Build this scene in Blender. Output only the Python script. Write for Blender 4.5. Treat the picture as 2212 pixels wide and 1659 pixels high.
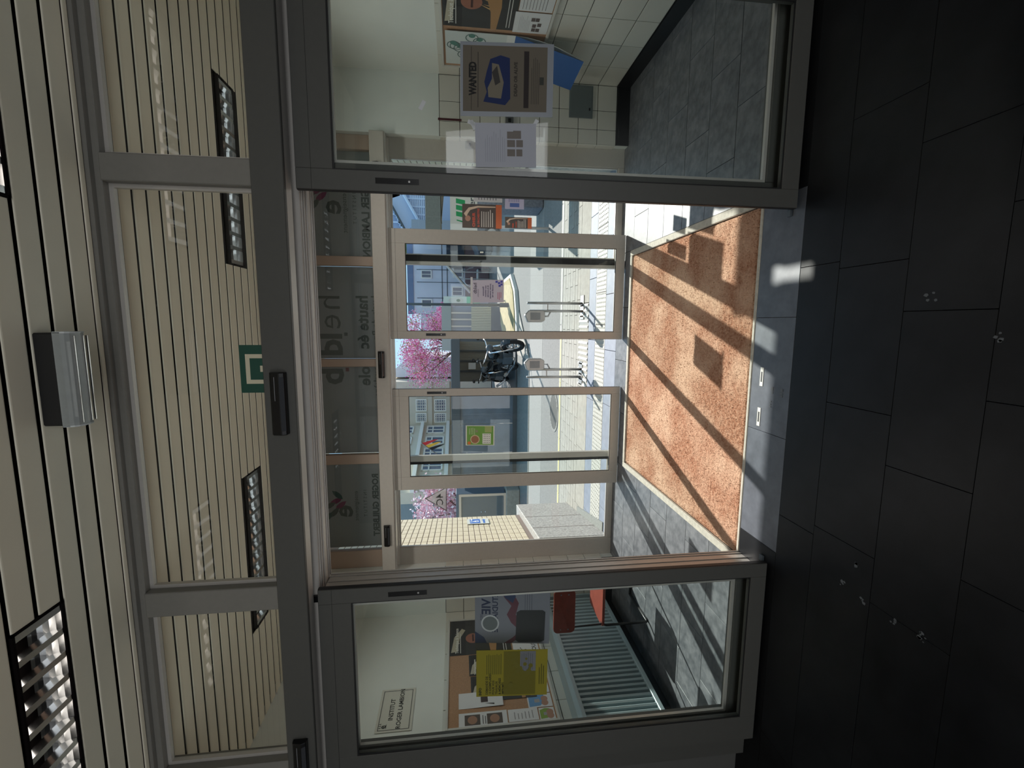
import bpy, bmesh, math, random
from mathutils import Vector, Matrix
random.seed(7)
S = bpy.context.scene
COL = S.collection
for o in list(bpy.data.objects): bpy.data.objects.remove(o)

# ------------------------------------------------------------------ camera
FPX = 989.0
FW = Vector((-0.130017, 0.984361, -0.118867)); RT = Vector((0.991492, 0.129825, -0.009393)); UP = Vector((-0.006186, 0.119077, 0.992866))
CAM = Vector((0, 0, 1.787))
cd = bpy.data.cameras.new('camera'); co = bpy.data.objects.new('camera', cd); COL.objects.link(co)
cd.sensor_width = 36; cd.lens = 36*FPX/2212; cd.clip_start = 0.05; cd.clip_end = 400
m = Matrix.Identity(4)
for i in range(3):                       # the photograph is taken with the camera turned on its side
    m[i][0] = -UP[i]; m[i][1] = RT[i]; m[i][2] = -FW[i]; m[i][3] = CAM[i]
co.matrix_world = m
S.camera = co

def at(px, py, ax, v):                   # point of the plane ax = v seen at a place of the photograph
    d = FW*FPX + RT*(829.5-py) + UP*(1106-px)
    i = 'XYZ'.index(ax); t = (v-CAM[i])/d[i]
    return CAM + d*t

# ------------------------------------------------------------------ light
SUNDIR = Vector((-0.397, -1.158, -1.0)).normalized()
w = bpy.data.worlds.new('sky'); S.world = w; w.use_nodes = True
nt = w.node_tree; nt.nodes.clear()
out = nt.nodes.new('ShaderNodeOutputWorld'); bg = nt.nodes.new('ShaderNodeBackground'); sk = nt.nodes.new('ShaderNodeTexSky')
sk.sky_type = 'NISHITA'; sk.sun_disc = False; sk.sun_elevation = math.radians(39.2)
sk.sun_rotation = math.atan2(0.397, 1.158); sk.air_density = 1.0; sk.dust_density = 0.4; sk.ozone_density = 1.2
bg.inputs[1].default_value = 0.21
hs = nt.nodes.new('ShaderNodeHueSaturation'); hs.inputs['Saturation'].default_value = 0.72
mxs = nt.nodes.new('ShaderNodeMixRGB'); mxs.inputs[0].default_value = 0.95; mxs.inputs[2].default_value = (1.15, 2.0, 2.75, 1)   # clear spring sky, hazy towards the sun
nt.links.new(sk.outputs[0], hs.inputs['Color']); nt.links.new(hs.outputs[0], mxs.inputs[1]); nt.links.new(mxs.outputs[0], bg.inputs[0]); nt.links.new(bg.outputs[0], out.inputs[0])
sd = bpy.data.lights.new('sun', 'SUN'); sd.energy = 4.4; sd.angle = math.radians(0.53); sd.color = (1, 0.96, 0.89)
so = bpy.data.objects.new('sun', sd); COL.objects.link(so); so.rotation_euler = SUNDIR.to_track_quat('-Z', 'Y').to_euler(); so.location = (6, 20, 20)
def area(name, loc, d, sx, sy, e, col):
    l = bpy.data.lights.new(name, 'AREA'); l.shape = 'RECTANGLE'; l.size = sx; l.size_y = sy; l.energy = e; l.color = col
    o = bpy.data.objects.new(name, l); COL.objects.link(o); o.location = loc; o.rotation_euler = Vector(d).to_track_quat('-Z', 'Y').to_euler(); return o
area('hall_fill_light', (-0.75, -3.4, 1.65), (0, 1, 0.35), 7.8, 2.8, 102, (0.96, 0.98, 1))  # added fill light behind the camera; no window stands there
for xx in (-1.8, 1.05):      # the two louvred lobby lamps, cut off at a low angle by their louvres
    area('lobby_lamp_light', (xx, 3.71, 3.39), (0, 0, -1), 1.2, 0.18, 6, (1, 0.96, 0.9)).data.spread = math.radians(138)
S.view_settings.view_transform = 'Standard'; S.view_settings.look = 'None'; S.view_settings.gamma = 1
S.view_settings.exposure = 0.82; S.view_settings.use_curve_mapping = False
S.cycles.max_bounces = 9; S.cycles.transparent_max_bounces = 24; S.cycles.diffuse_bounces = 5; S.cycles.glossy_bounces = 4
S.cycles.sample_clamp_indirect = 4; S.cycles.caustics_reflective = False; S.cycles.caustics_refractive = False

# ------------------------------------------------------------------ materials
def lin(c):
    return tuple(((v/255)/12.92 if v/255 <= 0.04045 else (((v/255)+0.055)/1.055)**2.4) for v in c)
MC = {}
def mat(name, rgb, rough=0.6, metal=0.0, noise=0.0, scale=8.0, bump=0.0, spec=0.5, emit=0.0, rgb2=None, stretch=None, alpha=1.0):
    if name in MC: return MC[name]
    m = bpy.data.materials.new(name); m.use_nodes = True; nt = m.node_tree; b = nt.nodes['Principled BSDF']
    c = lin(rgb); b.inputs['Base Color'].default_value = (*c, 1); b.inputs['Roughness'].default_value = rough
    b.inputs['Metallic'].default_value = metal; b.inputs['Specular IOR Level'].default_value = spec
    if emit: b.inputs['Emission Color'].default_value = (*c, 1); b.inputs['Emission Strength'].default_value = emit
    if alpha < 1: b.inputs['Alpha'].default_value = alpha
    if noise or bump:
        tc = nt.nodes.new('ShaderNodeTexCoord'); mp = nt.nodes.new('ShaderNodeMapping'); nz = nt.nodes.new('ShaderNodeTexNoise')
        nz.inputs['Scale'].default_value = scale; nz.inputs['Detail'].default_value = 6; nz.inputs['Roughness'].default_value = 0.62
        if stretch: mp.inputs['Scale'].default_value = stretch
        nt.links.new(tc.outputs['Object'], mp.inputs[0]); nt.links.new(mp.outputs[0], nz.inputs[0])
        if noise:
            rp = nt.nodes.new('ShaderNodeValToRGB'); c2 = lin(rgb2) if rgb2 else tuple(x*(1-noise) for x in c); c3 = c if rgb2 else tuple(min(1, x*(1+noise)) for x in c)
            rp.color_ramp.elements[0].color = (*c2, 1); rp.color_ramp.elements[1].color = (*c3, 1)
            rp.color_ramp.elements[0].position = 0.33; rp.color_ramp.elements[1].position = 0.67
            nt.links.new(nz.outputs['Fac'], rp.inputs[0]); nt.links.new(rp.outputs[0], b.inputs['Base Color'])
        if bump:
            bp = nt.nodes.new('ShaderNodeBump'); bp.inputs['Strength'].default_value = bump; bp.inputs['Distance'].default_value = 0.01
            nt.links.new(nz.outputs['Fac'], bp.inputs['Height']); nt.links.new(bp.outputs[0], b.inputs['Normal'])
    MC[name] = m; return m
def glass(name, tint, refl=1.0):
    m = bpy.data.materials.new(name); m.use_nodes = True; nt = m.node_tree; nt.nodes.clear()
    o = nt.nodes.new('ShaderNodeOutputMaterial'); mx = nt.nodes.new('ShaderNodeMixShader'); t = nt.nodes.new('ShaderNodeBsdfTransparent')
    g = nt.nodes.new('ShaderNodeBsdfGlossy'); f = nt.nodes.new('ShaderNodeFresnel')
    f.inputs[0].default_value = 1.5; t.inputs[0].default_value = (*tint, 1); g.inputs[0].default_value = (refl, refl, refl, 1); g.inputs['Roughness'].default_value = 0.02
    ge = nt.nodes.new('ShaderNodeNewGeometry'); a = nt.nodes.new('ShaderNodeMath'); a.operation = 'SUBTRACT'; a.inputs[0].default_value = 1; b = nt.nodes.new('ShaderNodeMath'); b.operation = 'MULTIPLY'
    nt.links.new(ge.outputs['Backfacing'], a.inputs[1]); nt.links.new(a.outputs[0], b.inputs[0]); nt.links.new(f.outputs[0], b.inputs[1]); nt.links.new(b.outputs[0], mx.inputs[0]); nt.links.new(t.outputs[0], mx.inputs[1]); nt.links.new(g.outputs[0], mx.inputs[2]); nt.links.new(mx.outputs[0], o.inputs[0])
    MC[name] = m; return m
def flat(rgb, rough=0.8):
    return mat('print_%d_%d_%d' % tuple(rgb), rgb, rough)
GL = glass('clear_glass', (0.955, 0.975, 0.968)); GL2 = glass('tinted_glass', (0.6, 0.66, 0.68))
ALU = mat('grey_painted_aluminium', (186, 181, 172), 0.45, 0.0, 0.03, 30)
ALUM = mat('mid_grey_painted_aluminium', (128, 126, 120), 0.45, 0.0, 0.03, 30)
ALUD = mat('shaded_painted_aluminium', (78, 78, 75), 0.45, 0.0, 0.03, 30)  # same paint as the outer frames, darkened to stand for shade
ALUL = mat('light_anodised_aluminium', (200, 196, 190), 0.38, 0.35, 0.02, 40)
GAS = mat('black_rubber', (18, 18, 20), 0.5)
BLK = mat('black_plastic', (14, 15, 17), 0.25)
SLAT = mat('cream_metal_slat', (236, 229, 208), 0.5, 0, 0.03, 3)
VOID = mat('dark_ceiling_void', (16, 12, 12), 0.95, spec=0.1)
PLAS = mat('pale_plaster', (228, 234, 230), 0.85, 0, 0.03, 4, 0.05)
DWALL = mat('dark_painted_wall', (84, 84, 82), 0.6, 0, 0.05, 5)
GROUT = mat('dark_grout', (58, 58, 58), 0.9)
TILE = mat('glazed_wall_tile', (214, 213, 204), 0.28, 0, 0.02, 6)
PLIN = mat('black_plinth', (24, 25, 28), 0.35)
CORK = mat('cork', (178, 140, 108), 0.9, 0, 0.15, 120, 0.2)
MATC = mat('brown_coir', (186, 146, 120), 1.0, 0, 0.3, 60, 1.0, 0.1, 0, (146, 98, 74))
FSL = mat('unlit_polished_stone', (24, 25, 28), 0.42, 0, 0.3, 5, 0.04, 0.16)  # hall floor stone, its lack of light put into a near-black colour
FTH = mat('lit_threshold_stone', (88, 92, 100), 0.4, 0, 0.2, 9, 0.04, 0.3)  # same floor stone, lightened where the doorway light falls
FSLV = mat('blue_grey_stone', (122, 124, 128), 0.36, 0, 0.25, 14, 0.04, 0.5, 0, (84, 87, 92))
JOIN = mat('floor_joint', (30, 30, 32), 0.9)
STB = mat('pale_mortar_border', (176, 172, 160), 0.8, 0, 0.15, 30, 0.2)
CONC = mat('pale_concrete_paver', (156, 152, 144), 0.85, 0, 0.12, 12, 0.1)
BLUE = mat('bluestone_paver', (124, 132, 148), 0.6, 0, 0.12, 10, 0.05)
WHT = mat('white_paint', (204, 204, 198), 0.6)
ASPH = mat('grey_asphalt', (124, 122, 119), 0.9, 0, 0.25, 55, 0.3)
ASPH2 = mat('pale_asphalt', (140, 138, 134), 0.9, 0, 0.15, 55, 0.3)
GRAN = mat('speckled_granite', (158, 155, 152), 0.7, 0, 0.4, 38, 0.1)
BRK = mat('cream_glazed_brick', (212, 198, 174), 0.5, 0, 0.06, 12)
MORT = mat('brick_mortar', (128, 112, 104), 0.9)
STEEL = mat('brushed_steel', (176, 174, 172), 0.35, 0.8)
CHR = mat('chrome', (220, 220, 222), 0.12, 1.0)
DKST = mat('dark_grey_steel', (70, 78, 84), 0.45)
PAPER = mat('white_paper', (226, 228, 230), 0.8)

# ------------------------------------------------------------------ mesh tools
ORG = {}
class MB:
    def __init__(s): s.v = []; s.f = []; s.mi = []; s.cur = 0
    def add(s, vs, fs):
        n = len(s.v); s.v += [Vector(x) for x in vs]
        for f in fs: s.f.append([n+i for i in f]); s.mi.append(s.cur)
        return s
    def box(s, x0, x1, y0, y1, z0, z1):
        if x0 > x1: x0, x1 = x1, x0
        if y0 > y1: y0, y1 = y1, y0
        if z0 > z1: z0, z1 = z1, z0
        return s.add([(x0,y0,z0),(x1,y0,z0),(x1,y1,z0),(x0,y1,z0),(x0,y0,z1),(x1,y0,z1),(x1,y1,z1),(x0,y1,z1)],
              [(3,2,1,0),(4,5,6,7),(0,1,5,4),(1,2,6,5),(2,3,7,6),(3,0,4,7)])
    def prism(s, pts, d):                # polygon (3D points) extruded by the vector d
        n = len(pts); P = [Vector(p) for p in pts]; d = Vector(d)
        s.add(P+[p+d for p in P], [tuple(range(n))[::-1], tuple(range(n, 2*n))]+[(i, (i+1) % n, n+(i+1) % n, n+i) for i in range(n)]); return s
    def tube(s, pts, r, n=8, caps=True):
        P = [Vector(p) for p in pts]; rs = r if isinstance(r, (list, tuple)) else [r]*len(P); vs = []; fs = []
        for i, p in enumerate(P):
            a = P[max(i-1, 0)]; b = P[min(i+1, len(P)-1)]; t = (b-a).normalized()
            u = t.cross(Vector((0.3, 0.2, 1)) if abs(t.z) < 0.9 else Vector((1, 0.2, 0))).normalized(); w_ = t.cross(u)
            for k in range(n):
                an = 2*math.pi*k/n; vs.append(p+u*math.cos(an)*rs[i]+w_*math.sin(an)*rs[i])
        for i in range(len(P)-1):
            for k in range(n): fs.append((i*n+k, i*n+(k+1) % n, (i+1)*n+(k+1) % n, (i+1)*n+k))
        if caps: fs.append(tuple(range(n))[::-1]); fs.append(tuple((len(P)-1)*n+k for k in range(n)))
        return s.add(vs, fs)
    def torus(s, c, ax, R, r, N=24, n=8):
        c = Vector(c); ax = Vector(ax).normalized(); u = ax.cross(Vector((0, 0, 1)) if abs(ax.z) < .9 else Vector((1, 0, 0))).normalized(); v_ = ax.cross(u); vs = []; fs = []
        for i in range(N):
            a = 2*math.pi*i/N; d = u*math.cos(a)+v_*math.sin(a)
            for k in range(n):
                b = 2*math.pi*k/n; vs.append(c+d*(R+r*math.cos(b))+ax*r*math.sin(b))
        for i in range(N):
            for k in range(n): fs.append((i*n+k, ((i+1) % N)*n+k, ((i+1) % N)*n+(k+1) % n, i*n+(k+1) % n))
        return s.add(vs, fs)
    def ball(s, c, r, sx=1, sy=1, sz=1, n=10, h=7):
        vs = [(c[0], c[1], c[2]-r*sz)]; fs = []
        for j in range(1, h):
            t = math.pi*j/h
            for k in range(n):
                a = 2*math.pi*k/n; vs.append((c[0]+r*sx*math.sin(t)*math.cos(a), c[1]+r*sy*math.sin(t)*math.sin(a), c[2]-r*sz*math.cos(t)))
        vs.append((c[0], c[1], c[2]+r*sz)); L = len(vs)-1
        for k in range(n): fs.append((0, 1+(k+1) % n, 1+k)); fs.append((L, L-n+k, L-n+(k+1) % n))
        for j in range(h-2):
            for k in range(n): fs.append((1+j*n+k, 1+j*n+(k+1) % n, 1+(j+1)*n+(k+1) % n, 1+(j+1)*n+k))
        return s.add(vs, fs)
    def frame(s, x0, x1, z0, z1, y0, y1, l, r, b, t):   # a rectangular frame in an XZ plane, member widths l r b t
        s.box(x0, x0+l, y0, y1, z0, z1); s.box(x1-r, x1, y0, y1, z0, z1)
        s.box(x0+l, x1-r, y0, y1, z0, z0+b); s.box(x0+l, x1-r, y0, y1, z1-t, z1); return s
    def build(s, name, mats, parent=None, kind=None, bev=0, smooth=False, label=None, M=None):
        me = bpy.data.meshes.new(name); org = ORG.get(parent.name, Vector((0, 0, 0))) if parent else Vector((0, 0, 0))
        if M is not None: s.v = [M @ v for v in s.v]
        me.from_pydata([v-org for v in s.v], [], s.f)
        for mm in (mats if isinstance(mats, (list, tuple)) else [mats]): me.materials.append(mm)
        if any(s.mi): me.polygons.foreach_set('material_index', s.mi)
        if smooth: me.polygons.foreach_set('use_smooth', [True]*len(me.polygons))
        me.update()
        o = bpy.data.objects.new(name, me); COL.objects.link(o); ORG[o.name] = org
        if parent: o.parent = parent
        if kind: o['kind'] = kind
        if label: o['label'] = label
        if bev:
            md = o.modifiers.new('bevel', 'BEVEL'); md.width = bev; md.segments = 1; md.limit_method = 'ANGLE'
        return o
def tag(o, label, cat, group=None, kind=None):
    o['label'] = label; o['category'] = cat
    if group: o['group'] = group
    if kind: o['kind'] = kind
    return o
def thing(name, loc, label, cat, group=None, kind=None):
    o = bpy.data.objects.new(name, None); COL.objects.link(o); o.location = loc; o.empty_display_size = 0.1
    ORG[o.name] = Vector(loc); return tag(o, label, cat, group, kind)
def inst(me, name, loc, parent, rot=None, scale=None):
    o = bpy.data.objects.new(name, me); COL.objects.link(o); o.parent = parent
    o.location = Vector(loc)-ORG.get(parent.name, Vector((0, 0, 0)))
    if rot: o.rotation_euler = rot
    if scale: o.scale = scale
    ORG[o.name] = Vector(loc); return o
def mesh_of(mb, name, mt, bevel=0):
    me = bpy.data.meshes.new(name); me.from_pydata(mb.v, [], mb.f); me.materials.append(mt)
    if bevel:
        bm = bmesh.new(); bm.from_mesh(me); bmesh.ops.bevel(bm, geom=[e for e in bm.edges], offset=bevel, segments=1, affect='EDGES'); bm.to_mesh(me); bm.free()
    me.update(); return me
def pbox(w_, d, h, mt, bevel=0.003, name='piece'):     # a bevelled piece sitting at its low corner
    return mesh_of(MB().box(0, w_, 0, d, 0, h), name, mt, bevel)
def copy_tree(o, parent=None):
    c = o.copy(); COL.objects.link(c); c.parent = parent
    for ch in list(o.children): copy_tree(ch, c)
    return c

# flat printed sheets: origin, right, up, width, height; content coordinates run 0..w, 0..h
class Sheet:
    def __init__(s, name, O, R, U, w, h, base=PAPER, thick=0.0012, parent=None, mirror=False, warp=None, outside=False):
        s.O = Vector(O); s.R = Vector(R).normalized(); s.U = Vector(U).normalized(); s.N = s.R.cross(s.U); s.w = w; s.h = h; s.k = 0
        if outside: s.N = -s.N
        s.mirror = mirror; s.warp = warp; s.parent = parent
        b = MB(); n = 12 if warp else 1
        for i in range(n):
            q = [(0, h*i/n), (w, h*i/n), (w, h*(i+1)/n), (0, h*(i+1)/n)]
            lo = [s.p(x, y, 0) for x, y in q]; hi = [s.p(x, y, thick) for x, y in q]
            b.add(lo+hi, [(3, 2, 1, 0), (4, 5, 6, 7), (0, 1, 5, 4), (1, 2, 6, 5), (2, 3, 7, 6), (3, 0, 4, 7)])
        s.t = thick; s.o = b.build(name, base, parent); s.b = MB(); s.m = []
    def p(s, x, y, z):
        if s.warp: z = z+s.warp(x, y)
        return s.O+s.R*x+s.U*y+s.N*z
    def _mi(s, rgb):
        mt = flat(rgb)
        if mt not in s.m: s.m.append(mt)
        s.b.cur = s.m.index(mt); s.k += 1; return s.t+0.0003+0.00006*s.k
    def poly(s, pts, rgb):
        z = s._mi(rgb); mx = (lambda x: s.w-x) if s.mirror else (lambda x: x)
        s.b.add([s.p(mx(x), y, z) for x, y in pts], [tuple(range(len(pts)))]); return s
    def rect(s, x0, x1, y0, y1, rgb): return s.poly([(x0, y0), (x1, y0), (x1, y1), (x0, y1)], rgb)
    def disc(s, cx, cy, r, rgb, sx=1): return s.poly([(cx+r*sx*math.cos(a*math.pi/12), cy+r*math.sin(a*math.pi/12)) for a in range(24)], rgb)
    def ring(s, cx, cy, r, r2, rgb):
        z = s._mi(rgb); mx = (lambda x: s.w-x) if s.mirror else (lambda x: x)
        A = [(cx+q*math.cos(a*math.pi/12), cy+q*math.sin(a*math.pi/12)) for q in (r, r2) for a in range(24)]
        s.b.add([s.p(mx(x), y, z) for x, y in A], [(i, (i+1) % 24, 24+(i+1) % 24, 24+i) for i in range(24)]); return s
    def lines(s, x0, x1, y1, dy, n, th, rgb, rag=0.3):
        for i in range(n): s.rect(x0, x1-(x1-x0)*rag*random.random(), y1-i*dy-th, y1-i*dy, rgb)
        return s
    def text(s, body, x, y, size, rgb, bold=0.0, align='LEFT', rot=0, sx=1):
        cu = bpy.data.curves.new('lettering', 'FONT'); cu.body = body; cu.size = size; cu.offset = bold; cu.align_x = align; cu.resolution_u = 2
        ob = bpy.data.objects.new('lettering', cu); me = bpy.data.meshes.new_from_object(ob)
        z = s._mi(rgb); mx = (lambda x: s.w-x) if s.mirror else (lambda x: x); c_, s_ = math.cos(rot), math.sin(rot)
        vs = []
        for v in me.vertices:
            X, Y = v.co.x*sx, v.co.y; vs.append(s.p(mx(x+X*c_-Y*s_), y+X*s_+Y*c_, z))
        s.b.add(vs, [tuple(p.vertices) for p in me.polygons]); bpy.data.objects.remove(ob); bpy.data.meshes.remove(me); return s
    def done(s, pname='printed_design'):
        if s.b.f: s.b.build(pname, s.m, s.o if s.o.name in ORG else None)
        return s.o
X_, Y_, Z_ = Vector((1, 0, 0)), Vector((0, 1, 0)), Vector((0, 0, 1))

# ------------------------------------------------------------------ hall shell
def structure(o, label, cat): return tag(o, label, cat, None, 'structure')
ZC = 3.4
fl = structure(MB().box(-5, 3.5, -3.5, 2.59, -0.2, -0.022).build('floor', JOIN), 'dark stone floor of the hall and the entrance lobby', 'floor')
# hall slabs
rows = [(2.255, 2.585, [0.045, -0.62, -1.28, 0.71]), (2.005, 2.255, []), (1.667, 2.005, [0.267, -0.368, 0.92, -1.0]), (1.335, 1.667, [0.06, -0.58, 0.7, -1.2, 1.34]),
        (1.0, 1.335, [-0.25, 0.4, 1.03, -0.9]), (0.665, 1.0, [0.1, -0.55, 0.75]), (0.33, 0.665, [0.3, -0.3])]
for y0, y1, js in rows:
    xs = [-5, -4.3, -3.65, -3.0, -2.35]+sorted(j for j in js)+[1.95, 2.6, 3.5]
    xs = sorted(xs)
    if not js: xs = [-5, -3.7, -2.4, -1.05, 0.3, 1.6, 2.6, 3.5]
    for a, b in zip(xs[:-1], xs[1:]):
        if b-a < 0.1: continue
        me = pbox(b-a-0.002, y1-y0-0.002, 0.022, FTH if y0 > 2.2 and a > -1.3 and b < 0.8 else FSL, 0.001, 'slab'); inst(me, 'slab', (a+0.001, y0+0.001, -0.022+random.uniform(-0.0008, 0.0008)), fl)
me = pbox(8.5, 3.82, 0.022, FSL, 0.001, 'slab'); inst(me, 'slab', (-5, -3.5, -0.022), fl)
# threshold strip with drain slots, lobby slabs left and right of the mat
MX0, MX1, MY0, MY1 = -1.48, 0.70, 2.61, 4.62
lob = MB().box(-3.25, 2.41, 2.59, 5.02, -0.2, -0.022).build('floor_base', JOIN, fl)
bd = MB(); bd.box(MX0-0.055, MX0, 2.59, MY1+0.05, -0.02, 0.004).box(MX1, MX1+0.055, 2.59, MY1+0.05, -0.02, 0.004).box(MX0, MX1, MY1, MY1+0.05, -0.02, 0.004).box(MX0, MX1, 2.585, MY0, -0.02, 0.004)
bd.build('mortar_border', STB, fl, bev=0.004)
for (xa, xb) in ((-3.25, MX0-0.055), (MX1+0.055, 2.41)):
    j = 0; y = 2.59
    while y < 5.0:
        y1 = min(y+0.335, 5.02); x = xa-0.3*(j % 2)
        while x < xb:
            a, b = max(x, xa), min(x+0.62, xb)
            if b-a > 0.03: inst(pbox(b-a-0.004, y1-y-0.004, 0.022, FSLV, 0.001, 'slab'), 'slab', (a+0.002, y+0.002, -0.022+random.uniform(-0.0006, 0.0006)), fl)
            x += 0.62
        y = y1; j += 1
for k in range(4):
    a = MX0-0.055+k*0.5725; inst(pbox(0.5685, 0.345, 0.022, FSLV, 0.001, 'slab'), 'slab', (a+0.002, 4.673, -0.022), fl)
for xc in (-0.30, -0.54):
    p = MB().box(xc-0.055, xc+0.055, 2.478, 2.505, 0.0, 0.002).build('floor_guide_plate', WHT, fl); MB().box(xc-0.03, xc+0.03, 2.486, 2.497, 0.002, 0.0032).build('slot', GAS, p)
# white scuffs on the threshold
sc = MB()
for px, py in ((1662, 872), (1667, 842), (1687, 850)):
    c = at(px, py, 'Z', 0.0015)
    for k in range(3): sc.box(c.x-0.02+0.015*k, c.x-0.014+0.015*k+0.01*random.random(), c.y-0.012, c.y+0.012*random.random(), 0.0008, 0.0014)
for px, py in ((1845, 1218), (1822, 1262), (1866, 1300), (1925, 1341), (1985, 1375), (1988, 1372), (2150, 728), (2010, 640)):
    c = at(px, py, 'Z', 0.0015)
    for k in range(4):
        a = random.random()*6; r = 0.005+0.009*random.random(); dx, dy = random.uniform(-.015, .015), random.uniform(-.02, .02)
        sc.add([(c.x+dx+r*0.8*math.cos(a+q*1.26)*random.uniform(.5, 1), c.y+dy+r*math.sin(a+q*1.26)*random.uniform(.5, 1), 0.0012) for q in range(5)], [(0, 1, 2, 3, 4)])
sc.build('paint_scuffs', mat('grey_scuff', (96, 100, 104), 0.8), fl, kind='stuff')

# mat
dm = thing('doormat', ((MX0+MX1)/2, 3.6, 0), 'brown coir doormat filling the recess in the lobby floor', 'doormat')
nx, ny = 90, 84; g = MB(); vs = []
for j in range(ny+1):
    for i in range(nx+1):
        e = 0.0 if (i in (0, nx) or j in (0, ny)) else 1
        vs.append((MX0+0.004+(MX1-MX0-0.008)*i/nx, MY0+0.004+(MY1-MY0-0.008)*j/ny, -0.018+e*(0.010+0.004*random.random())))
g.add(vs, [(j*(nx+1)+i, j*(nx+1)+i+1, (j+1)*(nx+1)+i+1, (j+1)*(nx+1)+i) for j in range(ny) for i in range(nx)])
po = g.build('pile', MATC, dm, kind='stuff')
fb = MB()
for k in range(24000):      # coir tufts
    x = random.uniform(MX0+0.01, MX1-0.01); y = random.uniform(MY0+0.01, MY1-0.01); a = random.random()*6.28; h = 0.005+0.005*random.random(); l = 0.004
    fb.add([(x-l*math.cos(a)*.5, y-l*math.sin(a)*.5, -0.008), (x+l*math.cos(a)*.5, y+l*math.sin(a)*.5, -0.008), (x+random.uniform(-.004, .004), y+random.uniform(-.004, .004), -0.006+h)], [(0, 1, 2)])
fb.build('tufts', MATC, dm, kind='stuff')
# varied patches on the mat: pale worn walking line
nt = MATC.node_tree; b = nt.nodes['Principled BSDF']; src = b.inputs['Base Color'].links[0].from_socket
tc = nt.nodes.new('ShaderNodeTexCoord'); n2 = nt.nodes.new('ShaderNodeTexNoise'); n2.inputs['Scale'].default_value = 2.2; n2.inputs['Detail'].default_value = 4
rp = nt.nodes.new('ShaderNodeValToRGB'); rp.color_ramp.elements[0].position = .42; rp.color_ramp.elements[1].position = .62
mx = nt.nodes.new('ShaderNodeMixRGB'); mx.inputs[2].default_value = (*lin((206, 174, 148)), 1)
mm = nt.nodes.new('ShaderNodeMath'); mm.operation = 'MULTIPLY'; mm.inputs[1].default_value = 0.75
nt.links.new(tc.outputs['Object'], n2.inputs[0]); nt.links.new(n2.outputs['Fac'], rp.inputs[0]); nt.links.new(rp.outputs[0], mm.inputs[0]); nt.links.new(mm.outputs[0], mx.inputs[0])
nt.links.new(src, mx.inputs[1]); nt.links.new(mx.outputs[0], b.inputs['Base Color'])

# ceiling with slats
ce = structure(MB().box(-5, 3.5, -3.5, 5.05, ZC+0.16, ZC+0.3).build('ceiling', VOID), 'suspended ceiling of narrow cream metal slats', 'ceiling')
P = 0.1145
def slat(y, x0, x1, wd=0.095):
    if x1-x0 < 0.05: return
    m_ = MB(); pr = [(0, 0.005), (0.002, 0.001), (0.006, 0), (wd-0.006, 0), (wd-0.002, 0.001), (wd, 0.005), (wd-0.004, 0.006), (0.004, 0.006)]
    m_.prism([(x0, y+a, ZC+b) for a, b in pr], (x1-x0, 0, 0)); m_.build('slat', SLAT, ce)
lights = [(-2.40, -1.13, 1.73), (0.44, 1.71, 1.73), (-2.44, -1.165, 3.605), (0.41, 1.69, 3.605)]
y = 2.285-P+0.011; k = 0
y0 = 2.285-P*26
for k in range(26):
    ya = 2.285-P*(k+1)+0.0195; xs = [(-5, 3.5)]
    if 1.72 < ya+0.05 < 1.96: xs = [(-5, -2.40), (-1.13, 0.44), (1.71, 3.5)]
    for a, b_ in xs: slat(ya, a, b_)
slat(2.295, -5, 3.5, 0.028)
for k in range(21):
    ya = 2.462+P*k+0.0; xs = [(-3.25, 2.41)]
    yy = 2.450+0.115*k
    yy = 2.5125+0.1143*(k-1)
    if yy < 2.46 or yy+0.095 > 4.86: continue
    if 3.59 < yy+0.05 < 3.84: xs = [(-3.25, -2.44), (-1.165, 0.41), (1.69, 2.41)]
    for a, b_ in xs: slat(yy, a, b_)
slat(2.462, -3.25, 2.41, 0.036)
MB().box(-5, 3.5, 2.328, 2.40, ZC-0.012, ZC+0.03).build('edge_moulding', ALUM, ce, bev=0.004)
MB().box(-5, 3.5, -3.5, -0.70, ZC+0.002, ZC+0.02).build('ceiling_board', SLAT, ce)

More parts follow.
